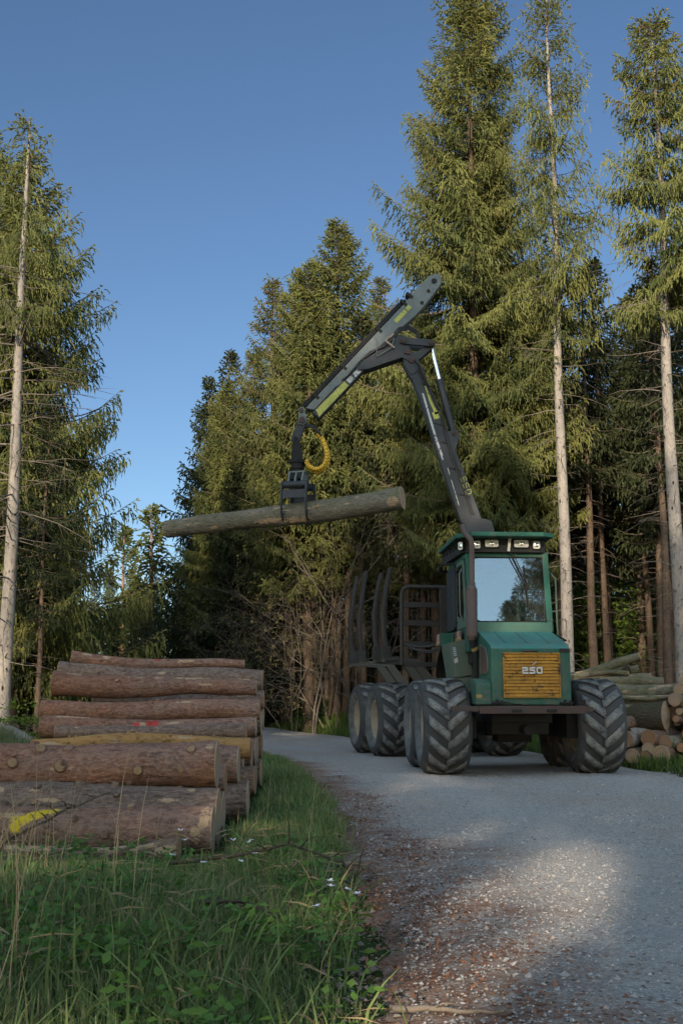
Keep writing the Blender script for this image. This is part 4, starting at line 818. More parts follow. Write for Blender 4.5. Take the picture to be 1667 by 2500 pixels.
# ------------------------------------------------------------------ trees
def sprigs(Bp,Dv,L,W,rng,cross=True):
    """needle-covered twiglets: two crossed slim diamonds each"""
    n=len(Bp); Dv=Dv/np.linalg.norm(Dv,axis=1,keepdims=True)
    rv=rng.normal(size=(n,3)); u=np.cross(Dv,rv); u/=np.linalg.norm(u,axis=1,keepdims=True)+1e-9; w=np.cross(Dv,u)
    m=Bp+Dv*(L*.42)[:,None]; tip=Bp+Dv*L[:,None]; h=(W/2)[:,None]
    sag=np.zeros_like(tip); sag[:,2]=-.12*L
    parts=[Bp,m+u*h,tip+sag,m-u*h]
    if cross: parts+=[Bp,m+w*h,tip+sag,m-w*h]
    V=np.stack(parts,1).reshape(-1,3); F=np.arange(len(V)).reshape(-1,4)
    return V,F
def tubes_np(segs,n=3):
    """segs: list of (pts (k,3), radii (k)) -> V,F"""
    V=[];F=[];o=0
    for pts,rad in segs:
        pts=np.asarray(pts); k=len(pts); t=np.gradient(pts,axis=0); t/=np.linalg.norm(t,axis=1,keepdims=True)+1e-9
        ref=np.array([0,0,1.]) if abs(t[0,2])<.9 else np.array([1.,0,0]); u=np.cross(t,ref); u/=np.linalg.norm(u,axis=1,keepdims=True)+1e-9; w=np.cross(t,u)
        a=np.arange(n)*2*np.pi/n; ring=pts[:,None,:]+(u[:,None,:]*np.cos(a)[None,:,None]+w[:,None,:]*np.sin(a)[None,:,None])*np.asarray(rad)[:,None,None]
        V.append(ring.reshape(-1,3)); I=np.arange(k*n).reshape(k,n)+o; J=np.roll(I,-1,1); F.append(np.stack([I[:-1],J[:-1],J[1:],I[1:]],-1).reshape(-1,4)); o+=k*n
    return np.concatenate(V),np.concatenate(F)
def spruce(name,seed,H,zb,R,r0,leaf,bk,up0=.7,dn=-.25,hang=.8,dens=1.,gap=.1,pw=.75,tl=.2,tw=.05,side=.38,dead=0,cone=0.,lean=(0,0),nwh=1.,deadlen=(.3,1.6),limbmat='limb',flat=0.,chain=.62):
    rng=np.random.default_rng(seed)
    def cen(z): f=z/H; return np.array([lean[0]*f+.04*math.sin(z*.7+seed),lean[1]*f+.04*math.cos(z*.6+seed*2),0])
    zs=np.concatenate([[-.6,0,.25,.6],np.linspace(1,H,36)]); pts=np.array([cen(max(z,0))+np.array([0,0,z]) for z in zs])
    rad=r0*(1-np.clip(zs,0,H)/H)**.8+.012+.35*r0*np.exp(-np.clip(zs,0,9)/.35)
    tv,tf=tubes_np([(pts,rad)],14)
    tv+=rng.normal(size=tv.shape)*r0*.012
    trunk=npmesh(name+'_trunk',tv,tf,[M[bk]],None,{'paint':np.zeros(len(tv)),'scar':np.zeros(len(tv))},True)
    Bs=[];Ds=[];Ls=[];Ws=[];Vr=[];limbs=[]
    z=zb
    while z<H-.12:
        t=(H-z)/(H-zb); step=(.12+.3*min(1,t*2.2))/nwh
        for _ in range(int(rng.integers(4,7))):
            if rng.random()<gap: continue
            az=rng.uniform(0,2*np.pi); zz=z+rng.uniform(-.5,.5)*step
            Lb=max(.14,R*min(1.0,(t*1.15)**pw)*rng.uniform(.62,1.12)*(1. if t<.75 or flat else 1.-.25*(t-.75)/.25))
            e=up0*(1-min(1,t*1.6))**1+dn*min(1,t*1.6)+rng.normal()*.1
            h=np.array([math.cos(az),math.sin(az),0]); p=np.array([-h[1],h[0],0])
            def bp(s): return cen(zz)+np.array([0,0,zz])+h*(s*Lb*math.cos(e))[...,None] if np.ndim(s) else None
            ss=np.linspace(0,1,7); zo=lambda s: s*Lb*math.sin(e)-.22*Lb*hang*s*(1-s)*1.6*min(1,t*2)+.16*Lb*s**3*min(1,t*3)
            c0=cen(zz)+np.array([0,0,zz]); P_=c0+h*(ss*Lb*math.cos(e))[:,None]; P_[:,2]+=zo(ss)
            limbs.append((P_,(.006+.011*Lb)*(1-ss*.85)))
            m=max(3,int(Lb/.1*dens)); s=(np.arange(m)+rng.uniform(0,1,m))/m; s=.05*(1 if Lb>.6 else 0)+s*(1-.05)
            l2=np.minimum(.8,(.10+side*Lb*np.clip(1-s,0,1)**.8*np.clip(s*5,.4,1)))*rng.uniform(.6,1.25,m)
            K=max(2,int(np.ceil(.8/(tl*.55))))
            S,KK,SG=np.meshgrid(np.arange(m),np.arange(K),np.array([-1,1]),indexing='ij'); S,KK,SG=S.ravel(),KK.ravel(),SG.ravel()
            d=(KK+rng.uniform(.1,.9,len(KK)))*tl*.55; ok=d<l2[S]; S,SG,d=S[ok],SG[ok],d[ok]; n=len(S)
            # tip sprigs along the axis
            nt=max(2,int(Lb/.12)); st=np.concatenate([np.linspace(.5,1,nt),[1,1]]); 
            ph=np.radians(rng.uniform(42,72,n)); sd2=h[None]*np.cos(ph)[:,None]+p[None]*(np.sin(ph)*SG)[:,None]
            base=c0+h*(s[S]*Lb*math.cos(e))[:,None]+sd2*d[:,None]; base[:,2]+=zo(s[S])-hang*.55*d**1.3*1.2*min(1,t*2.5)-rng.uniform(0,.06,n)
            hg=hang*min(1,t*2.5)*rng.uniform(.3,1.5,n); D=sd2*.8+rng.normal(size=(n,3))*.22; D[:,2]+=math.sin(e)*.4-hg
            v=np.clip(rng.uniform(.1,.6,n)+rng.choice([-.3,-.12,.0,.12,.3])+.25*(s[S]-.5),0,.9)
            if cone and t<.45: v=np.where(rng.random(n)<cone*(1-t*2),.97,v)
            cb,cd,cv=base,D/np.linalg.norm(D,axis=1,keepdims=True),v
            for c in range(4):
                nn=len(cb); ll=rng.uniform(.75,1.3,nn)*tl; Bs.append(cb); Ds.append(cd); Ls.append(ll); Ws.append(tw*rng.uniform(.7,1.25,nn)*(1-.12*c)); Vr.append(cv)
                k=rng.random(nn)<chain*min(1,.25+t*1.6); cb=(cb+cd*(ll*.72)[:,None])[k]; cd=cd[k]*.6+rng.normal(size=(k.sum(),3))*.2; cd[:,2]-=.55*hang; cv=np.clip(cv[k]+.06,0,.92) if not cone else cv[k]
                if not len(cb): break
                cd/=np.linalg.norm(cd,axis=1,keepdims=True)
            b2=c0+h*(st*Lb*math.cos(e))[:,None]; b2[:,2]+=zo(st); D2=h[None]*1.+rng.normal(size=(len(st),3))*.3; D2[:,2]+=math.sin(e)+.25
            Bs.append(b2); Ds.append(D2); Ls.append(rng.uniform(.8,1.2,len(st))*tl*.9); Ws.append(np.full(len(st),tw)); Vr.append(np.clip(rng.uniform(.4,.9,len(st)),0,.9))
        z+=step
    # leader
    n=8; Bs.append(np.stack([np.tile(cen(H)[:2],(n,1))[:,0],np.tile(cen(H)[:2],(n,1))[:,1],H-.5+.5*np.arange(n)/n],1)); D=rng.normal(size=(n,3))*.35; D[:,2]+=.8; Ds.append(D); Ls.append(np.full(n,tl)); Ws.append(np.full(n,tw)); Vr.append(rng.uniform(.3,.8,n))
    Bp,Dv,L,W,v=map(np.concatenate,(Bs,Ds,Ls,Ws,Vr))
    V,F=sprigs(Bp,Dv,L,W,rng); print(name,len(Bp))
    lv,lf=tubes_np(limbs,3); F2=np.concatenate([F,lf+len(V)]); V2=np.concatenate([V,lv])
    mi=np.concatenate([np.zeros(len(F),int),np.ones(len(lf),int)]); va=np.concatenate([np.repeat(v,8),np.zeros(len(lv))])
    crown=npmesh(name+'_crown',V2,F2,[M[leaf],M[limbmat]],mi,{'var':va,'paint':np.zeros(len(V2)),'scar':np.zeros(len(V2))})
    dm=None
    if dead:
        segs=[]; 
        for _ in range(dead):
            zz=rng.uniform(1.2,zb+.25*(H-zb)); az=rng.uniform(0,2*np.pi); Lb=rng.uniform(*deadlen)*(.5+.5*min(1,zz/4)); h=np.array([math.cos(az),math.sin(az),0]); e=rng.uniform(-.25,.35)
            ss=np.linspace(0,1,6); c0=cen(zz)+np.array([0,0,zz]); P_=c0+h*(ss*Lb)[:,None]; P_[:,2]+=Lb*(e*ss-.35*ss*ss*rng.uniform(-.2,1)); P_+=rng.normal(size=P_.shape)*.02*Lb*ss[:,None]
            segs.append((P_,(.007+.006*Lb)*(1-.8*ss)))
            for _ in range(int(rng.integers(0,4+int(Lb*3)))):
                s0=rng.uniform(.3,.95); q=P_[int(s0*5)]; dd=h*rng.uniform(.3,1)+rng.normal(size=3)*.5; dd[2]-=.3; l=Lb*rng.uniform(.12,.35); x=np.linspace(0,1,4)
                Q=q+dd*(x*l)[:,None]; Q[:,2]-=.1*l*x*x; segs.append((Q,.0045*(1-.7*x)))
        dv,df=tubes_np(segs,3); dm=npmesh(name+'_dead',dv,df,[M['twig']],None,{'paint':np.zeros(len(dv)),'scar':np.zeros(len(dv))},True)
    return trunk,crown,dm,H
def plant(kind,x,y,label,group,sc_=1.,rz=None,name='spruce_tree',cat='spruce tree',dz=0.,zs=None):
    tr,cr,dm,H=kind
    o=thing(name,label,cat,(x,y,hz(x,y)-.03+dz),rnd.uniform(0,6.28) if rz is None else rz,group); o.scale=(sc_,sc_,zs or sc_)
    link('trunk',tr,o); link('crown',cr,o)
    if dm: link('dead_branches',dm,o)
    return o
T={}
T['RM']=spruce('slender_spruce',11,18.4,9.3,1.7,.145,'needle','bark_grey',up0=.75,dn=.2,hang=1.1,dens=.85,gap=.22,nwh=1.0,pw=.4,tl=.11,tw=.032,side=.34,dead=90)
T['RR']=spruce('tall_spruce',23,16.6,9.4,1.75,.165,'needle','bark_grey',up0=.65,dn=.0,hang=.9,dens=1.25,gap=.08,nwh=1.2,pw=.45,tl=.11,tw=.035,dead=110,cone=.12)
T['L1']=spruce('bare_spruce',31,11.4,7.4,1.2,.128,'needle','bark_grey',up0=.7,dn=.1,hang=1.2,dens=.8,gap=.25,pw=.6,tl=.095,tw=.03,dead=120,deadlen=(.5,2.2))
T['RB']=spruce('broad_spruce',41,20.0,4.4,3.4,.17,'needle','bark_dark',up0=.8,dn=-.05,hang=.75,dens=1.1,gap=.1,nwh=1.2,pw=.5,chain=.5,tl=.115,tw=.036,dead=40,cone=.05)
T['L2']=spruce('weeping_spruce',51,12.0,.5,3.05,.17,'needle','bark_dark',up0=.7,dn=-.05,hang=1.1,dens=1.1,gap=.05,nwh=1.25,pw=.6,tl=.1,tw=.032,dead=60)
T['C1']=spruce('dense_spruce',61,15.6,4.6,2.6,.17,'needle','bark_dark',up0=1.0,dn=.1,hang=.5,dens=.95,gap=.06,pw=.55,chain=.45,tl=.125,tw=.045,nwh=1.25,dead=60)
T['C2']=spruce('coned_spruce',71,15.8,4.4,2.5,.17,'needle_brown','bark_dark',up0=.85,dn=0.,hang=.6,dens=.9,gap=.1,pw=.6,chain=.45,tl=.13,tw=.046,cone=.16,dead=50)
T['C3']=spruce('dark_spruce',81,14.2,.3,3.2,.18,'needle_shaded','bark_dark',up0=.6,dn=-.15,hang=.9,dens=.62,gap=.08,pw=.8,tl=.19,tw=.065,chain=.3)
T['F1']=spruce('forest_spruce',91,16.5,8.4,1.9,.16,'needle_shaded','bark_dark',up0=.6,dn=-.2,hang=.9,dens=.55,gap=.15,pw=.6,tl=.19,tw=.065,chain=.3,dead=70)
T['F2']=spruce('forest_spruce',92,15.0,6.0,2.1,.12,'needle_shaded','bark_dark',up0=.7,dn=-.1,hang=.8,dens=.55,gap=.15,pw=.6,tl=.19,tw=.065,chain=.3,dead=60)
T['P1']=spruce('far_pine',95,10.0,2.2,1.9,.17,'needle_pine','bark_pine',up0=1.0,dn=.2,hang=.3,dens=.5,gap=.25,pw=.6,tl=.32,tw=.12,nwh=.8)
G1='front spruces on the right'; G2='spruces on the left verge'; G3='spruces at the forest edge behind the crane'; G4='spruces inside the right-hand forest'; G5='spruces across the far road bend'
plant(T['RM'],5.25,27,'slender spruce with a pale bare trunk right of the cab, thin see-through crown',G1,1.,.4)
plant(T['RR'],7.3,25,'tall spruce with a pale bare trunk at the right picture edge, topmost tip in frame',G1,1.,1.3)
plant(T['RB'],3.45,29,'tallest broad full spruce directly behind the crane boom',G1,1.,2.2)
plant(T['RB'],3.95,29.7,'narrower spruce with a pale trunk close behind the tallest broad one',G1,.82,4.4)
plant(T['L1'],-5.78,20,'spruce with a long bare pale trunk and thin top at the left picture edge',G2,1.,.9)
plant(T['L2'],-6.6,23,'wide weeping spruce right behind the bare pale trunk on the left',G2,1.12,.3,zs=1.02)
plant(T['L2'],-8.0,24.5,'weeping spruce half cut off by the left picture edge',G2,1.1,2.6)
plant(T['L2'],-9.6,21.5,'weeping spruce wholly past the left picture edge',G2,1.0,4.1)
plant(T['C1'],-7.2,26.5,'short dense spruce behind the wide weeping one',G2,.58,4.1)
plant(T['F2'],-5.35,20.6,'thin grey trunk close right of the bare pale one on the left',G2,.42,1.)
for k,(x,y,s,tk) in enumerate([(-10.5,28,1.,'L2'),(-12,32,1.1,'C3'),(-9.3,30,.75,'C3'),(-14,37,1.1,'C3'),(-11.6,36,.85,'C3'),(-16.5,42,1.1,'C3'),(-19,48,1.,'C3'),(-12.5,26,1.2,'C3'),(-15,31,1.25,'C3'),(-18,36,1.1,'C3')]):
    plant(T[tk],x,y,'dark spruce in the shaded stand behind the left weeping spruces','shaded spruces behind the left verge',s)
for k,(x,y,hh) in enumerate([(-11.2,25.5,17),(-12.6,28.5,17.5),(-13.8,32,18),(-14.2,25,17),(-16.5,29,18),(-12.0,22,16),(-14.5,35.5,18)]): plant(T['F1' if k%2 else 'RB'],x,y,'tall spruce left of the picture whose shade reaches the far forest edge','tall spruces left of the picture',hh/T['F1' if k%2 else 'RB'][3])
plant(T['C1'],-.15,35.2,'bright dense spruce with twin tips, left behind the crane jib',G3,1.,.2)
plant(T['C1'],-1.0,34.6,'bright dense spruce with a thin spire, left neighbour of the twin-tipped one',G3,.93,3.)
plant(T['C2'],-2.45,40,'cone-laden spruce with a rusty brown top above the crane jib',G3,1.0,1.)
plant(T['C2'],-3.3,42,'olive coned spruce filling the dip left of the cone-laden spruce',G3,.86,3.3)
plant(T['C2'],-1.7,37.5,'olive spruce with a broken rounded top beside the cone-laden one',G3,.92,2.4)
plant(T['C2'],1.2,34.5,'rusty coned spruce in the notch between twin-tipped and tallest spruces',G3,.84,4.)
plant(T['C1'],2.3,33.0,'small dense spruce under the crane elbow',G3,.75,5.)
plant(T['C3'],-5.9,50,'dark pointed spruce standing farthest left of the forest edge',G3,1.0,.5)
plant(T['C3'],-5.0,47,'blunt dark spruce right beside the farthest left pointed one',G3,.88,2.)
plant(T['C3'],-3.9,43,'dark bushy spruce behind the left end of the raised log',G3,.82,3.)
plant(T['C3'],-3.3,39.5,'black-shaded spruce below the raised log',G3,.72,4.)
plant(T['C3'],-1.9,38.2,'low dark spruce right of the black-shaded one',G3,.6,1.4)
plant(T['C1'],-4.2,41.5,'mid-height shaded spruce above the left pile end',G3,.8,1.9)
# trunks one can see beside the load bed
for k,(x,y,s,tk,lab) in enumerate([(-.85,36.6,.74,'F1','brown bare trunk leaning left of the load stakes'),(-.22,36.4,.72,'F1','straight brown trunk in the middle left of the load stakes'),(.18,34.6,.7,'F1','orange-lit trunk just left of the load stakes'),(.62,34.2,.8,'F2','thin orange-lit trunk behind the load stakes'),
  (1.75,31.5,.75,'F2','pale thin trunk seen through the headboard'),(2.6,32.5,.75,'F1','trunk behind the headboard posts'),(-.45,37.4,.7,'F2','short trunk between the two brown ones left of the stakes')]):
    plant(T[tk],x,y,lab,'trunks beside the load bed',s)
for k,(x,y,s,tk,lab) in enumerate([(6.55,30.2,.72,'F1','grey-brown trunk nearest right of the slender pale one'),(7.5,33,.8,'F1','dark trunk third from the cab in the right forest'),(9.0,34,.85,'F2','dark trunk pair member left, deep in the right forest'),(9.4,33.2,.78,'F1','dark trunk pair member right, deep in the right forest'),(7.75,27.6,.68,'F1','trunk with a sunlit foot left of the right edge spruce'),(10.3,32,.85,'F2','thin double trunk near the right picture edge'),(8.9,28.5,.68,'F1','shaded trunk behind the right edge spruce'),(6.1,34.5,.85,'F2','thin sunlit trunk behind the slender pale one')]):
    plant(T[tk],x,y,lab,G4,s)
for k,(x,y) in enumerate([(6.9,35.2),(8.2,35.6),(10.2,35.4),(11.4,33.6),(12.2,36.2),(8.6,31.2),(11.0,30.4),(12.8,31.5),(6.0,31.8),(5.6,36.5),(9.6,37.2),(7.2,40)]): plant(T['F2' if k%2 else 'F1'],x,y,'thin dark spruce in the crowded right-hand stand','thin spruces crowding the right-hand stand',.72+.05*(k%4))
rf=random.Random(21); cnt=0
pts=[]
for _ in range(900):
    x=rf.uniform(-7,34); y=rf.uniform(31,74)
    if x<road_r(y)+2.2 or x>y*.40+4: continue
    if any((x-a)**2+(y-c)**2<(2.3+.012*y)**2 for a,c in pts) : continue
    if y<37 and x<11 : continue
    pts.append((x,y))
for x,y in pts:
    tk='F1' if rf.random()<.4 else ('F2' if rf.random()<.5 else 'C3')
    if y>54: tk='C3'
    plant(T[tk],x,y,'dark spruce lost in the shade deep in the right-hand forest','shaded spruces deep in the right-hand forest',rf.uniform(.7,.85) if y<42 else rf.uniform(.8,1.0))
for k,(x,y,s,tk,lab) in enumerate([(-12.3,65,.95,'P1','sunlit pale pine with a reddish trunk across the far road bend'),(-10.6,64,1.05,'P1','sunlit pale pine right of the red-trunked one, far road bend')]):
    plant(T[tk],x,y,lab,'pines at the far road bend',s,name='pine_tree',cat='pine tree')
for k in range(22):
    x=-34+k*1.5+rf.uniform(-.6,.6); y=rf.uniform(69,76); plant(T['C3' if k%3 else 'P1'],x,y,'low far tree closing the view beyond the road bend',G5,rf.uniform(.48,.62) if x<-7 else .8,name='far_tree',cat='tree')
for k,(x,y) in enumerate([(-13.8,62),(-15,60),(-12.6,59),(-16.5,63),(-10.2,60),(-9.4,57.5),(-11.2,57)]):
    plant(T['C3'],x,y,'low shaded spruce below the far pines',G5,.36+.05*(k%3))
STAND=[]
for k in range(27):
    x=-32+k*1.45+rf.uniform(-.6,.6); y=-13-(k%3)*3.2
    hgt=18 if x<-18 else (11.4 if x<-13.4 else (21 if x<-8.2 else (16.8 if x<-2 else 13)))
    tk=['RB','C1','F1','C2'][k%4]
    if -8<x<0:
        if k%3==2: continue
        tk='F1'; hgt=12.4 if k%3==0 else hgt
    STAND.append((x,y,(hgt+rf.uniform(-1.2,1.6)+(k%3)*1.)/T[tk][3],tk))
STAND+=[(-3.6,-21.5,1.25,'F1'),(-.8,-22.5,1.25,'F1'),(-6.2,-21,1.25,'F1'),(-7.9,-23,1.3,'F1')]
STAND+=[(-6.0+1.1*k,-11.5-.5*(k%2),(4.8+.25*(k%3))/15.6,'C1') for k in range(6)]
STAND+=[(12.9,-13,1.06,'RB'),(11.9,-14.5,1.22,'C2'),(10.75,-12.5,1.1,'C1'),(14.5,-15,1.2,'C2'),(8.2,-14,.85,'C1'),(16.5,-12,1.1,'C1')]
# the stand behind the camera that shades the foreground and shows in the windscreen
for k,(x,y,s,tk) in enumerate(STAND):
    plant(T[tk],x,y,'spruce in the stand behind the photographer, seen only as shade and reflection','spruces behind the photographer',s)
# bare hazels / young beeches in bud
def bare(name,seed,H,spread,levels=5,bias=(0,0)):
    rng=np.random.default_rng(seed); segs=[]; buds=[]
    def grow(p,d,l,r,lev):
        k=6; x=np.linspace(0,1,k); pts=[p]; q=p.copy(); dd=d.copy()
        for i in range(1,k):
            dd=dd+rng.normal(size=3)*.13; dd[2]+=.03-(.09 if lev>=2 else 0); dd/=np.linalg.norm(dd); q=q+dd*l/(k-1); pts.append(q.copy())
        segs.append((np.array(pts),r*(1-.55*x)))
        if lev>=levels:
            buds.append(pts[-1]); buds.append(pts[-2]); return
        nb=int(rng.integers(3,5)) if lev else 6
        for _ in range(nb):
            if lev>=2 and rng.random()<.3: continue
            i=int(rng.integers(2,k)); nd=dd+rng.normal(size=3)*(.55 if lev else .5); nd[:2]+=np.array(bias)*(.5 if lev<2 else .1); 
            if lev>=1: nd[2]-=.12
            nd/=np.linalg.norm(nd); grow(pts[i],nd,l*rng.uniform(.5,.78),r*(.5 if i<k-1 else .45),lev+1)
    for s in range(spread): 
        a=rng.uniform(0,6.28); grow(np.array([.15*math.cos(a),.15*math.sin(a),-.1]),np.array([.25*math.cos(a)+bias[0]*.3,.25*math.sin(a)+bias[1]*.3,1.]),H*.45,.022*H/3*.45,0)
    V,F=tubes_np(segs,4); st=npmesh(name+'_stems',V,F,[M['twig']],None,{'paint':np.zeros(len(V)),'scar':np.zeros(len(V))},True)
    bd=np.repeat(np.array(buds),2,0)+rng.normal(size=(len(buds)*2,3))*.02; D=rng.normal(size=bd.shape); V,F=sprigs(bd,D,rng.uniform(.03,.08,len(bd)),rng.uniform(.02,.04,len(bd)),rng)
    return st,npmesh(name+'_buds',V,F,[M['bud']],None,{'var':np.repeat(rng.uniform(0,.9,len(bd)),8)})
def plant_bare(kind,x,y,lab,s=1,rz=0,g='bare bushes at the forest edge'):
    o=thing('bare_bush',lab,'bush',(x,y,hz(x,y)),rz,g); o.scale=(s,s,s); link('stems',kind[0],o); link('buds',kind[1],o)
BB=[bare('hazel',5,6.5,3,4,(-.9,-.5)),bare('hazel',9,8.5,2,4,(-.2,-.2))]
plant_bare(BB[0],-.3,33.6,'pale leafless bush spreading left under the raised log',1.,0)
plant_bare(BB[0],-1.5,34.3,'leafless bush leaning left mostly behind the raised log',.95,.5)
plant_bare(BB[0],.5,33.4,'drooping leafless bush beside the load stakes',.62,-.7)
plant_bare(BB[1],-.9,33.2,'tall slim leafless tree in bud behind the crane jib',1.25,0)
# leafy young beeches glowing in the right forest, nettles by the left trunk
def leafy(name,seed,H,R,n,sz):
    rng=np.random.default_rng(seed); a=rng.uniform(0,6.28,n); r=R*np.sqrt(rng.uniform(0,1,n)); z=H*rng.beta(1.6,1.4,n)
    lay=np.round(z/.28)*.28+rng.normal(size=n)*.05; Bp=np.stack([r*np.cos(a),r*np.sin(a),lay],1); D=rng.normal(size=(n,3)); D[:,2]*=.35
    V,F=sprigs(Bp,D,rng.uniform(.6,1.3,n)*sz,rng.uniform(.5,.8,n)*sz,rng,False)
    lv=npmesh(name+'_leaves',V,F,[M['leaf']],None,{'var':np.repeat(rng.uniform(0,.9,n),4)})
    segs=[]
    for _ in range(16):
        aa=rng.uniform(0,6.28); rr=R*rng.uniform(.4,1); x=np.linspace(0,1,6); segs.append((np.stack([math.cos(aa)*rr*x**1.5,math.sin(aa)*rr*x**1.5,H*x*rng.uniform(.5,1)],1),.014*(1-.8*x)))
    V,F=tubes_np(segs,4); return lv,npmesh(name+'_stems',V,F,[M['limb']],None,{'paint':np.zeros(len(V)),'scar':np.zeros(len(V))},True)
LB=leafy('young_beech',3,3.6,1.3,3600,.1); LS=leafy('bramble',4,.8,.7,700,.07)
for k,(x,y,s) in enumerate([(8.4,37.5,1.2),(9.9,38.5,1.1),(11.4,36.5,1.),(7.3,38.5,1.2),(8.8,41,1.3),(6.5,37,.8)]):
    o=thing('young_beech','bright green young beech between the trunks of the right forest','young tree',(x,y,hz(x,y)),k*1.1,'green young beeches in the right forest'); o.scale=(s,s,s); link('leaves',LB[0],o); link('stems',LB[1],o)
for k,(x,y,s,lab) in enumerate([(-5.2,19.4,.9,'leafy bramble at the foot of the bare pale trunk on the left'),(-4.4,18.8,.7,'small leafy bramble behind the back of the left pile'),(-4.9,21,.9,'leafy bramble under the weeping spruce'),(-1.1,34.6,.7,'low leafy bramble at the forest edge left of the stakes'),(.9,33.0,.6,'low leafy bramble right behind the rear tyres')]):
    o=thing('bramble',lab,'bush',(x,y,hz(x,y)),k,'brambles at the trunk feet'); o.scale=(s,s,s); link('leaves',LS[0],o); link('stems',LS[1],o)
# ------------------------------------------------------------------ ground cover
def blades(name,xy,hgt,wid,mat,rng,lean=.5,var=None,z0=None):
    n=len(xy); x,y=xy[:,0],xy[:,1]; z=(height(x,y) if z0 is None else z0)-.02
    a=rng.uniform(0,6.28,n); dx,dy=np.cos(a),np.sin(a); ln=lean*hgt*rng.uniform(.1,1.2,n)**1.2; b2=rng.uniform(0,6.28,n); sx,sy=np.cos(b2)*wid/2,np.sin(b2)*wid/2
    rows=[]
    for f,wf in ((0,1.),(.4,.9),(.75,.6),(1.,.06)):
        px=x+dx*ln*f**2.; py=y+dy*ln*f**2.; pz=z+hgt*(f-.28*f*f*(ln/hgt))
        rows.append(np.stack([px-sx*wf,py-sy*wf,pz],1)); rows.append(np.stack([px+sx*wf,py+sy*wf,pz],1))
    V=np.stack(rows,1).reshape(-1,3); I=np.arange(n)[:,None]*8
    F=np.concatenate([I+np.array([[0,1,3,2]]),I+np.array([[2,3,5,4]]),I+np.array([[4,5,7,6]])],0)
    v=rng.uniform(0,.88,n) if var is None else var
    o=link(name,npmesh(name,V,F,[mat],None,{'var':np.repeat(v,8)},True)); return tag(o,kind='stuff')
rng=np.random.default_rng(99)
def inpile(x,y): return (x<-.8)&(y>7.9)&(y<14.6)
def clumpy(x,y,s=1.):
    return .5+.5*np.sin(x*3.1*s+1.3*np.sin(y*2.2*s))*np.cos(y*2.7*s+1.1*np.sin(x*1.7*s))
def scatter(n,x0,x1,y0,y1,fn):
    x=rng.uniform(x0,x1,n); y=rng.uniform(y0,y1,n); k=fn(x,y); ok=rng.random(n)<k; return np.stack([x[ok],y[ok]],1)
def near(x,y):
    off=road_l(y)-x+.10*np.sin(y*3.3)+.08*np.sin(y*8.1+x*3); vis=(x>-.34*y-.5)
    return np.clip(sstep(-.12,.5,off),0,1)*vis*(~inpile(x,y))*(.35+.65*clumpy(x,y,.8))
p=scatter(150000,-3.6,.5,3.2,8.6,near)
h=(1-.5*sstep(6.6,7.4,p[:,1])*(p[:,0]<-.7))*rng.uniform(.06,.19,len(p))*(.55+.75*clumpy(p[:,0],p[:,1],.7))*(.45+.55*sstep(.0,.7,road_l(p[:,1])-p[:,0])); v=np.where(rng.random(len(p))<.2,.97,rng.uniform(0,.9,len(p))*.6+.3*clumpy(p[:,0],p[:,1],.5))
tag(blades('meadow_grass',p,h,rng.uniform(.004,.009,len(p)),M['grass'],rng,.7,v),'tall green grass of the near left verge')
p=scatter(5200,-3.6,.3,3.2,8.3,near); h=(1-.55*sstep(6.2,7.2,p[:,1])*(p[:,0]<-.7))*rng.uniform(.15,.32,len(p))
tag(blades('tall_grass',p,h,rng.uniform(.007,.013,len(p)),M['grass'],rng,.9),'long bent grass blades of the near left verge')
p=scatter(90000,-1.4,.4,8.2,22,lambda x,y: np.clip(sstep(-.12,.3,road_l(y)-x+.08*np.sin(y*3.3)),0,1)*(~inpile(x,y))*(.4+.6*clumpy(x,y,1.)))
h=rng.uniform(.07,.24,len(p))*(.6+.6*clumpy(p[:,0],p[:,1],.7)); v=np.where(rng.random(len(p))<.09,.97,rng.uniform(0,.9,len(p)))
tag(blades('verge_grass',p,h,rng.uniform(.006,.012,len(p)),M['grass'],rng,.6,v),'green grass beside the left log pile')
p=scatter(42000,-7,-3.2,11,24,lambda x,y:(x>-.34*y-.6)*(~inpile(x,y))*.9*(.2+.8*clumpy(x,y,1.)))
h=rng.uniform(.1,.4,len(p)); v=np.where(rng.random(len(p))<.35,.97,rng.uniform(0,.9,len(p)))
tag(blades('bank_grass',p,h,rng.uniform(.008,.014,len(p)),M['grass'],rng,.6,v),'mixed dry and green grass on the left bank')
def far(x,y):
    sr=(road_r(y+1)-road_r(y-1))/2; d=(x-road_r(y))/np.sqrt(1+sr*sr); return sstep(-.1,.15,d)*(1-sstep(1.5,3.0,d))*(.5+.5*clumpy(x,y,.8))
p=scatter(480000,-8,7.5,16,46,far)
h=rng.uniform(.09,.26,len(p))*(.6+.6*clumpy(p[:,0],p[:,1],.7)); v=np.where(rng.random(len(p))<.06,.97,rng.uniform(0,.9,len(p)))
tag(blades('far_verge_grass',p,h,rng.uniform(.012,.025,len(p)),M['verge_grass'],rng,.6,v),'short bright grass of the verge beyond the road')
# dry stalks
p=scatter(900,-3.4,.0,3.3,8.2,lambda x,y:near(x,y)*np.where((x<-.22*y-.05),1.,.1)); h=rng.uniform(.35,.85,len(p))
tag(blades('dry_stalks',p,h,rng.uniform(.003,.0055,len(p)),M['dry'],rng,.75),'tan dry grass stalks standing in the green grass')
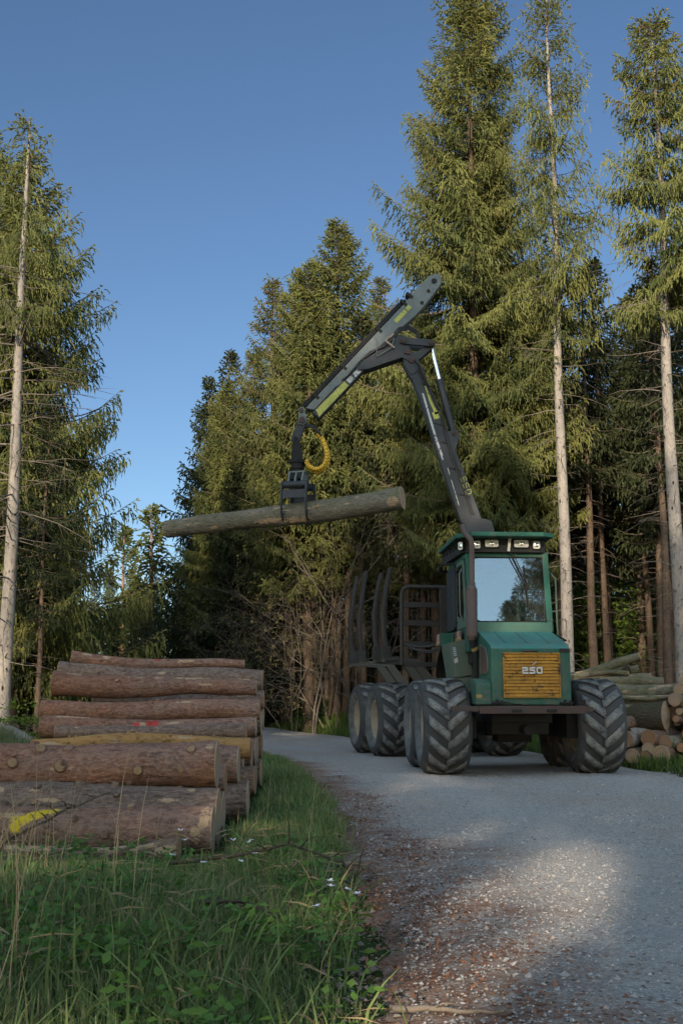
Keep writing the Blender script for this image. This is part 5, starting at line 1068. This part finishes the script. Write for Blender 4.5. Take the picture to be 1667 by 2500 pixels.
# broad weed leaves
p=scatter(26000,-3.6,.35,3.3,8.2,lambda x,y:near(x,y)*(clumpy(x,y,1.7)>.62)); n=len(p); z=height(p[:,0],p[:,1])+rng.uniform(.02,.16,n)
D=rng.normal(size=(n,3)); D[:,2]=np.abs(D[:,2])*.3; V,F=sprigs(np.column_stack([p,z]),D,rng.uniform(.03,.075,n),rng.uniform(.015,.035,n),rng,False)
tag(link('weed_leaves',npmesh('weed_leaves',V,F,[M['weed']],None,{'var':np.repeat(rng.uniform(0,.9,n),4)})),'low broad-leaved weeds under the grass','ground cover',kind='stuff')
def solids(name,xy,s,mat,rng,flat=.6,z=None,elong=1.,lift=.2):
    n=len(xy); base=np.array([[1,0,0],[-1,0,0],[0,1,0],[0,-1,0],[0,0,1],[0,0,-1]],float); tri=np.array([[0,2,4],[2,1,4],[1,3,4],[3,0,4],[2,0,5],[1,2,5],[3,1,5],[0,3,5]])
    a=rng.uniform(0,6.28,n); k=rng.uniform(.6,1.3,(n,6)); V=base[None]*k[:,:,None]*s[:,None,None]; V[:,:,0]*=elong; V[:,:,2]*=flat
    ti=rng.normal(size=n)*.3; V[:,:,2]+=V[:,:,0]*ti[:,None]
    c,sn=np.cos(a)[:,None],np.sin(a)[:,None]; X=V[:,:,0]*c-V[:,:,1]*sn; Y=V[:,:,0]*sn+V[:,:,1]*c; zz=(z if z is not None else 0)
    P_=np.stack([X+xy[:,0:1],Y+xy[:,1:2],V[:,:,2]+(zz+s*flat*lift)[:,None]],-1).reshape(-1,3); F=(np.arange(n)[:,None,None]*6+tri[None]).reshape(-1,3)
    o=link(name,npmesh(name,P_,F,[mat],None,{'var':np.repeat(rng.uniform(0,.95,n),6)},False)); return tag(o,kind='stuff')
def roadz(x,y): return .012*np.sin(x*2.2+.5*np.sin(y*.8))+.006*np.sin(x*9+y*3)*np.sin(y*7-x*4)+.01
def onroad(x,y): return (x>road_l(y)+.1)*(x<.33*y+.3)*np.clip(7./y,.1,1)**1.5
p=scatter(85000,-.2,5.2,3.4,17,onroad); s=np.exp(rng.normal(-5.25,.45,len(p)))
tag(solids('gravel',p,s,M['stone'],rng,.6,roadz(p[:,0],p[:,1])),'loose grey gravel on the road')
edge=lambda x,y:np.exp(-((x-road_l(y)-.12-.1*np.sin(y*2.3))/.26)**2)*(.3+.7*clumpy(x,y,1.6))
p=scatter(36000,-1.3,1.4,3.4,16,edge); s=np.exp(rng.normal(-4.85,.5,len(p))); s=np.minimum(s,.03)
tag(solids('edge_stones',p,s,M['edge_stone'],rng,.55,np.maximum(height(p[:,0],p[:,1])+.02,roadz(p[:,0],p[:,1])-.02)),'coarse stones along the left road edge')
p=scatter(90000,-1.4,2.2,3.4,16,lambda x,y:np.exp(-((x-road_l(y)-.3-.12*np.sin(y*1.7))/(.2+.2*(y<7.5)))**2)*(.15+.85*clumpy(x,y,1.4))); n=len(p)
tag(solids('bark_chips',p,rng.uniform(.003,.011,n),M['litter'],rng,.16,np.maximum(height(p[:,0],p[:,1])+.015,roadz(p[:,0],p[:,1])),2.2,1.),'reddish bark chips and splinters on the road edge','litter')
p=scatter(9000,-6.4,-3.1,15.5,20,lambda x,y:.8*clumpy(x,y,1.2)); s=np.exp(rng.normal(-3.2,.5,len(p))); s=np.minimum(s,.11)
tag(solids('rubble',p,s,M['stone'],rng,.6,height(p[:,0],p[:,1])),'pale rubble on the left bank behind the log pile')
p=scatter(9000,-8,9,30,44,lambda x,y:(x>road_r(y)+1.5)*1.); n=len(p)
tag(solids('forest_litter',p,rng.uniform(.01,.03,n),M['litter'],rng,.5,height(p[:,0],p[:,1]),6.,1.),'fallen twigs and needles on the forest floor','litter')
p=scatter(1400,-3.4,.2,3.4,9,near); n=len(p); z=height(p[:,0],p[:,1])+rng.uniform(.03,.16,n); D=rng.normal(size=(n,3)); D[:,2]*=.25
V,F=sprigs(np.column_stack([p,z]),D,rng.uniform(.06,.3,n),rng.uniform(.004,.01,n),rng)
tag(link('dry_twigs',npmesh('dry_twigs',V,F,[M['dry']],None,{'var':np.repeat(rng.uniform(0,.9,n),8)})),'dead twigs and straw caught in the near grass','litter',kind='stuff')
# flowers
def flower(x,y,h,mats,label,cat,grp,r=.016):
    z=hz(x,y); b=MB(); b.tube([(0,0,-.02),(.01,.0,h*.6),(.0,.01,h)],.0025,4); o=thing(cat,label,'flower',(x,y,z),rnd.uniform(0,6),grp); b.build('stem',M['weed'],o)
    b=MB()
    for k in range(6):
        a=k*1.047+rnd.uniform(-.2,.2); d=Vector((math.cos(a),math.sin(a),rnd.uniform(-.1,.6))); q=Vector((0,.01,h)); s_=d.cross(Vector((0,0,1))).normalized()
        b.add([q,q+d*r*.6+s_*r*.5,q+d*r*1.2,q+d*r*.6-s_*r*.5],[(0,1,2,3)])
    b.build('petals',mats,o); return o
for x,y in [(-.62,6.9),(-.55,7.0),(-.5,6.75),(-.46,6.35),(-.85,6.45),(-.9,6.3),(-.68,5.85),(-.52,6.2),(-.05,5.1),(.02,5.15),(-.1,4.75),(.06,5.0),(-.05,5.35),(-.9,6.6)]: flower(x,y,rnd.uniform(.2,.3),M['petal'],'small white flower in the grass between left pile and road','wild_flower','white flowers in the grass',.017)
for x,y in [(-.42,7.1),(-.95,13.6)]: flower(x,y,.28,M['dandelion'],'small yellow flower in the grass near the left pile end' if y<8 else 'yellow flower far along the left verge','wild_flower',None,.016)
# fallen branches
def branch(pts,r,label,mat,twigs=6,name='fallen_branch'):
    pts=[Vector(p) for p in pts]; rr=random.Random(len(pts)*13+int(abs(pts[0].x)*100)); b=MB(); o0=pts[0].copy(); k=len(pts)
    sm=[]
    for i in range((k-1)*5+1):
        tt=i/5; j=min(int(tt),k-2); f=tt-j; sm.append(pts[j].lerp(pts[j+1],f)-o0+Vector((rr.uniform(-1,1),rr.uniform(-1,1),rr.uniform(-1,1)))*r*.5)
    n=len(sm); b.tube(sm,[r*(1-.75*i/n) for i in range(n)],6)
    for _ in range(twigs):
        i=rr.randrange(n//4,n-1); d=Vector((rr.uniform(-1,1),rr.uniform(-1,1),rr.uniform(-.1,.8))).normalized(); l=rr.uniform(6,18)*r; q=sm[i]; b.tube([q,q+d*l*.5+Vector((0,0,.05*l)),q+d*l+Vector((rr.uniform(-.1,.1)*l,0,-.1*l))],[r*.4,r*.3,r*.1],5)
    o=b.build(name,mat); o.location=o0; return tag(o,label,'branch')
zz=lambda x,y,h:(x,y,hz(x,y)+h)
branch([zz(-.95,6.6,.13),zz(-.6,6.65,.17),zz(-.3,6.9,.22),zz(.0,6.75,.16),zz(.15,6.4,.1)],.013,'long dark dead branch lying across the grass towards the road',M['bark_oak'],14)
branch([zz(-.62,5.25,.12),zz(-.45,5.3,.14),zz(-.28,5.25,.11)],.013,'short dark stick with a pale broken tip in the mid grass',M['bark_oak'],2)
branch([zz(-2.3,7.3,.05),zz(-2.0,7.35,.2),zz(-1.75,7.6,.34),zz(-1.5,7.75,.44)],.012,'dark bare branch leaning against the yellow-marked log',M['bark_oak'],8)
branch([(.16,4.09,.035),(.35,4.1,.03),(.55,4.07,.03)],.014,'pale peeled stick lying at the bottom of the picture',M['twig'],2)
branch([(-.3,11.0,.05),(-.1,10.6,.04),(.1,10.45,.03)],.02,'brown stick on the road edge beside the left pile',M['litter'],1)
branch([zz(-1.5,36.0,.12),zz(-.9,35.6,.2),zz(-.3,35.5,.3)],.03,'pale fallen pole on the forest floor left of the stakes',M['twig'],4)
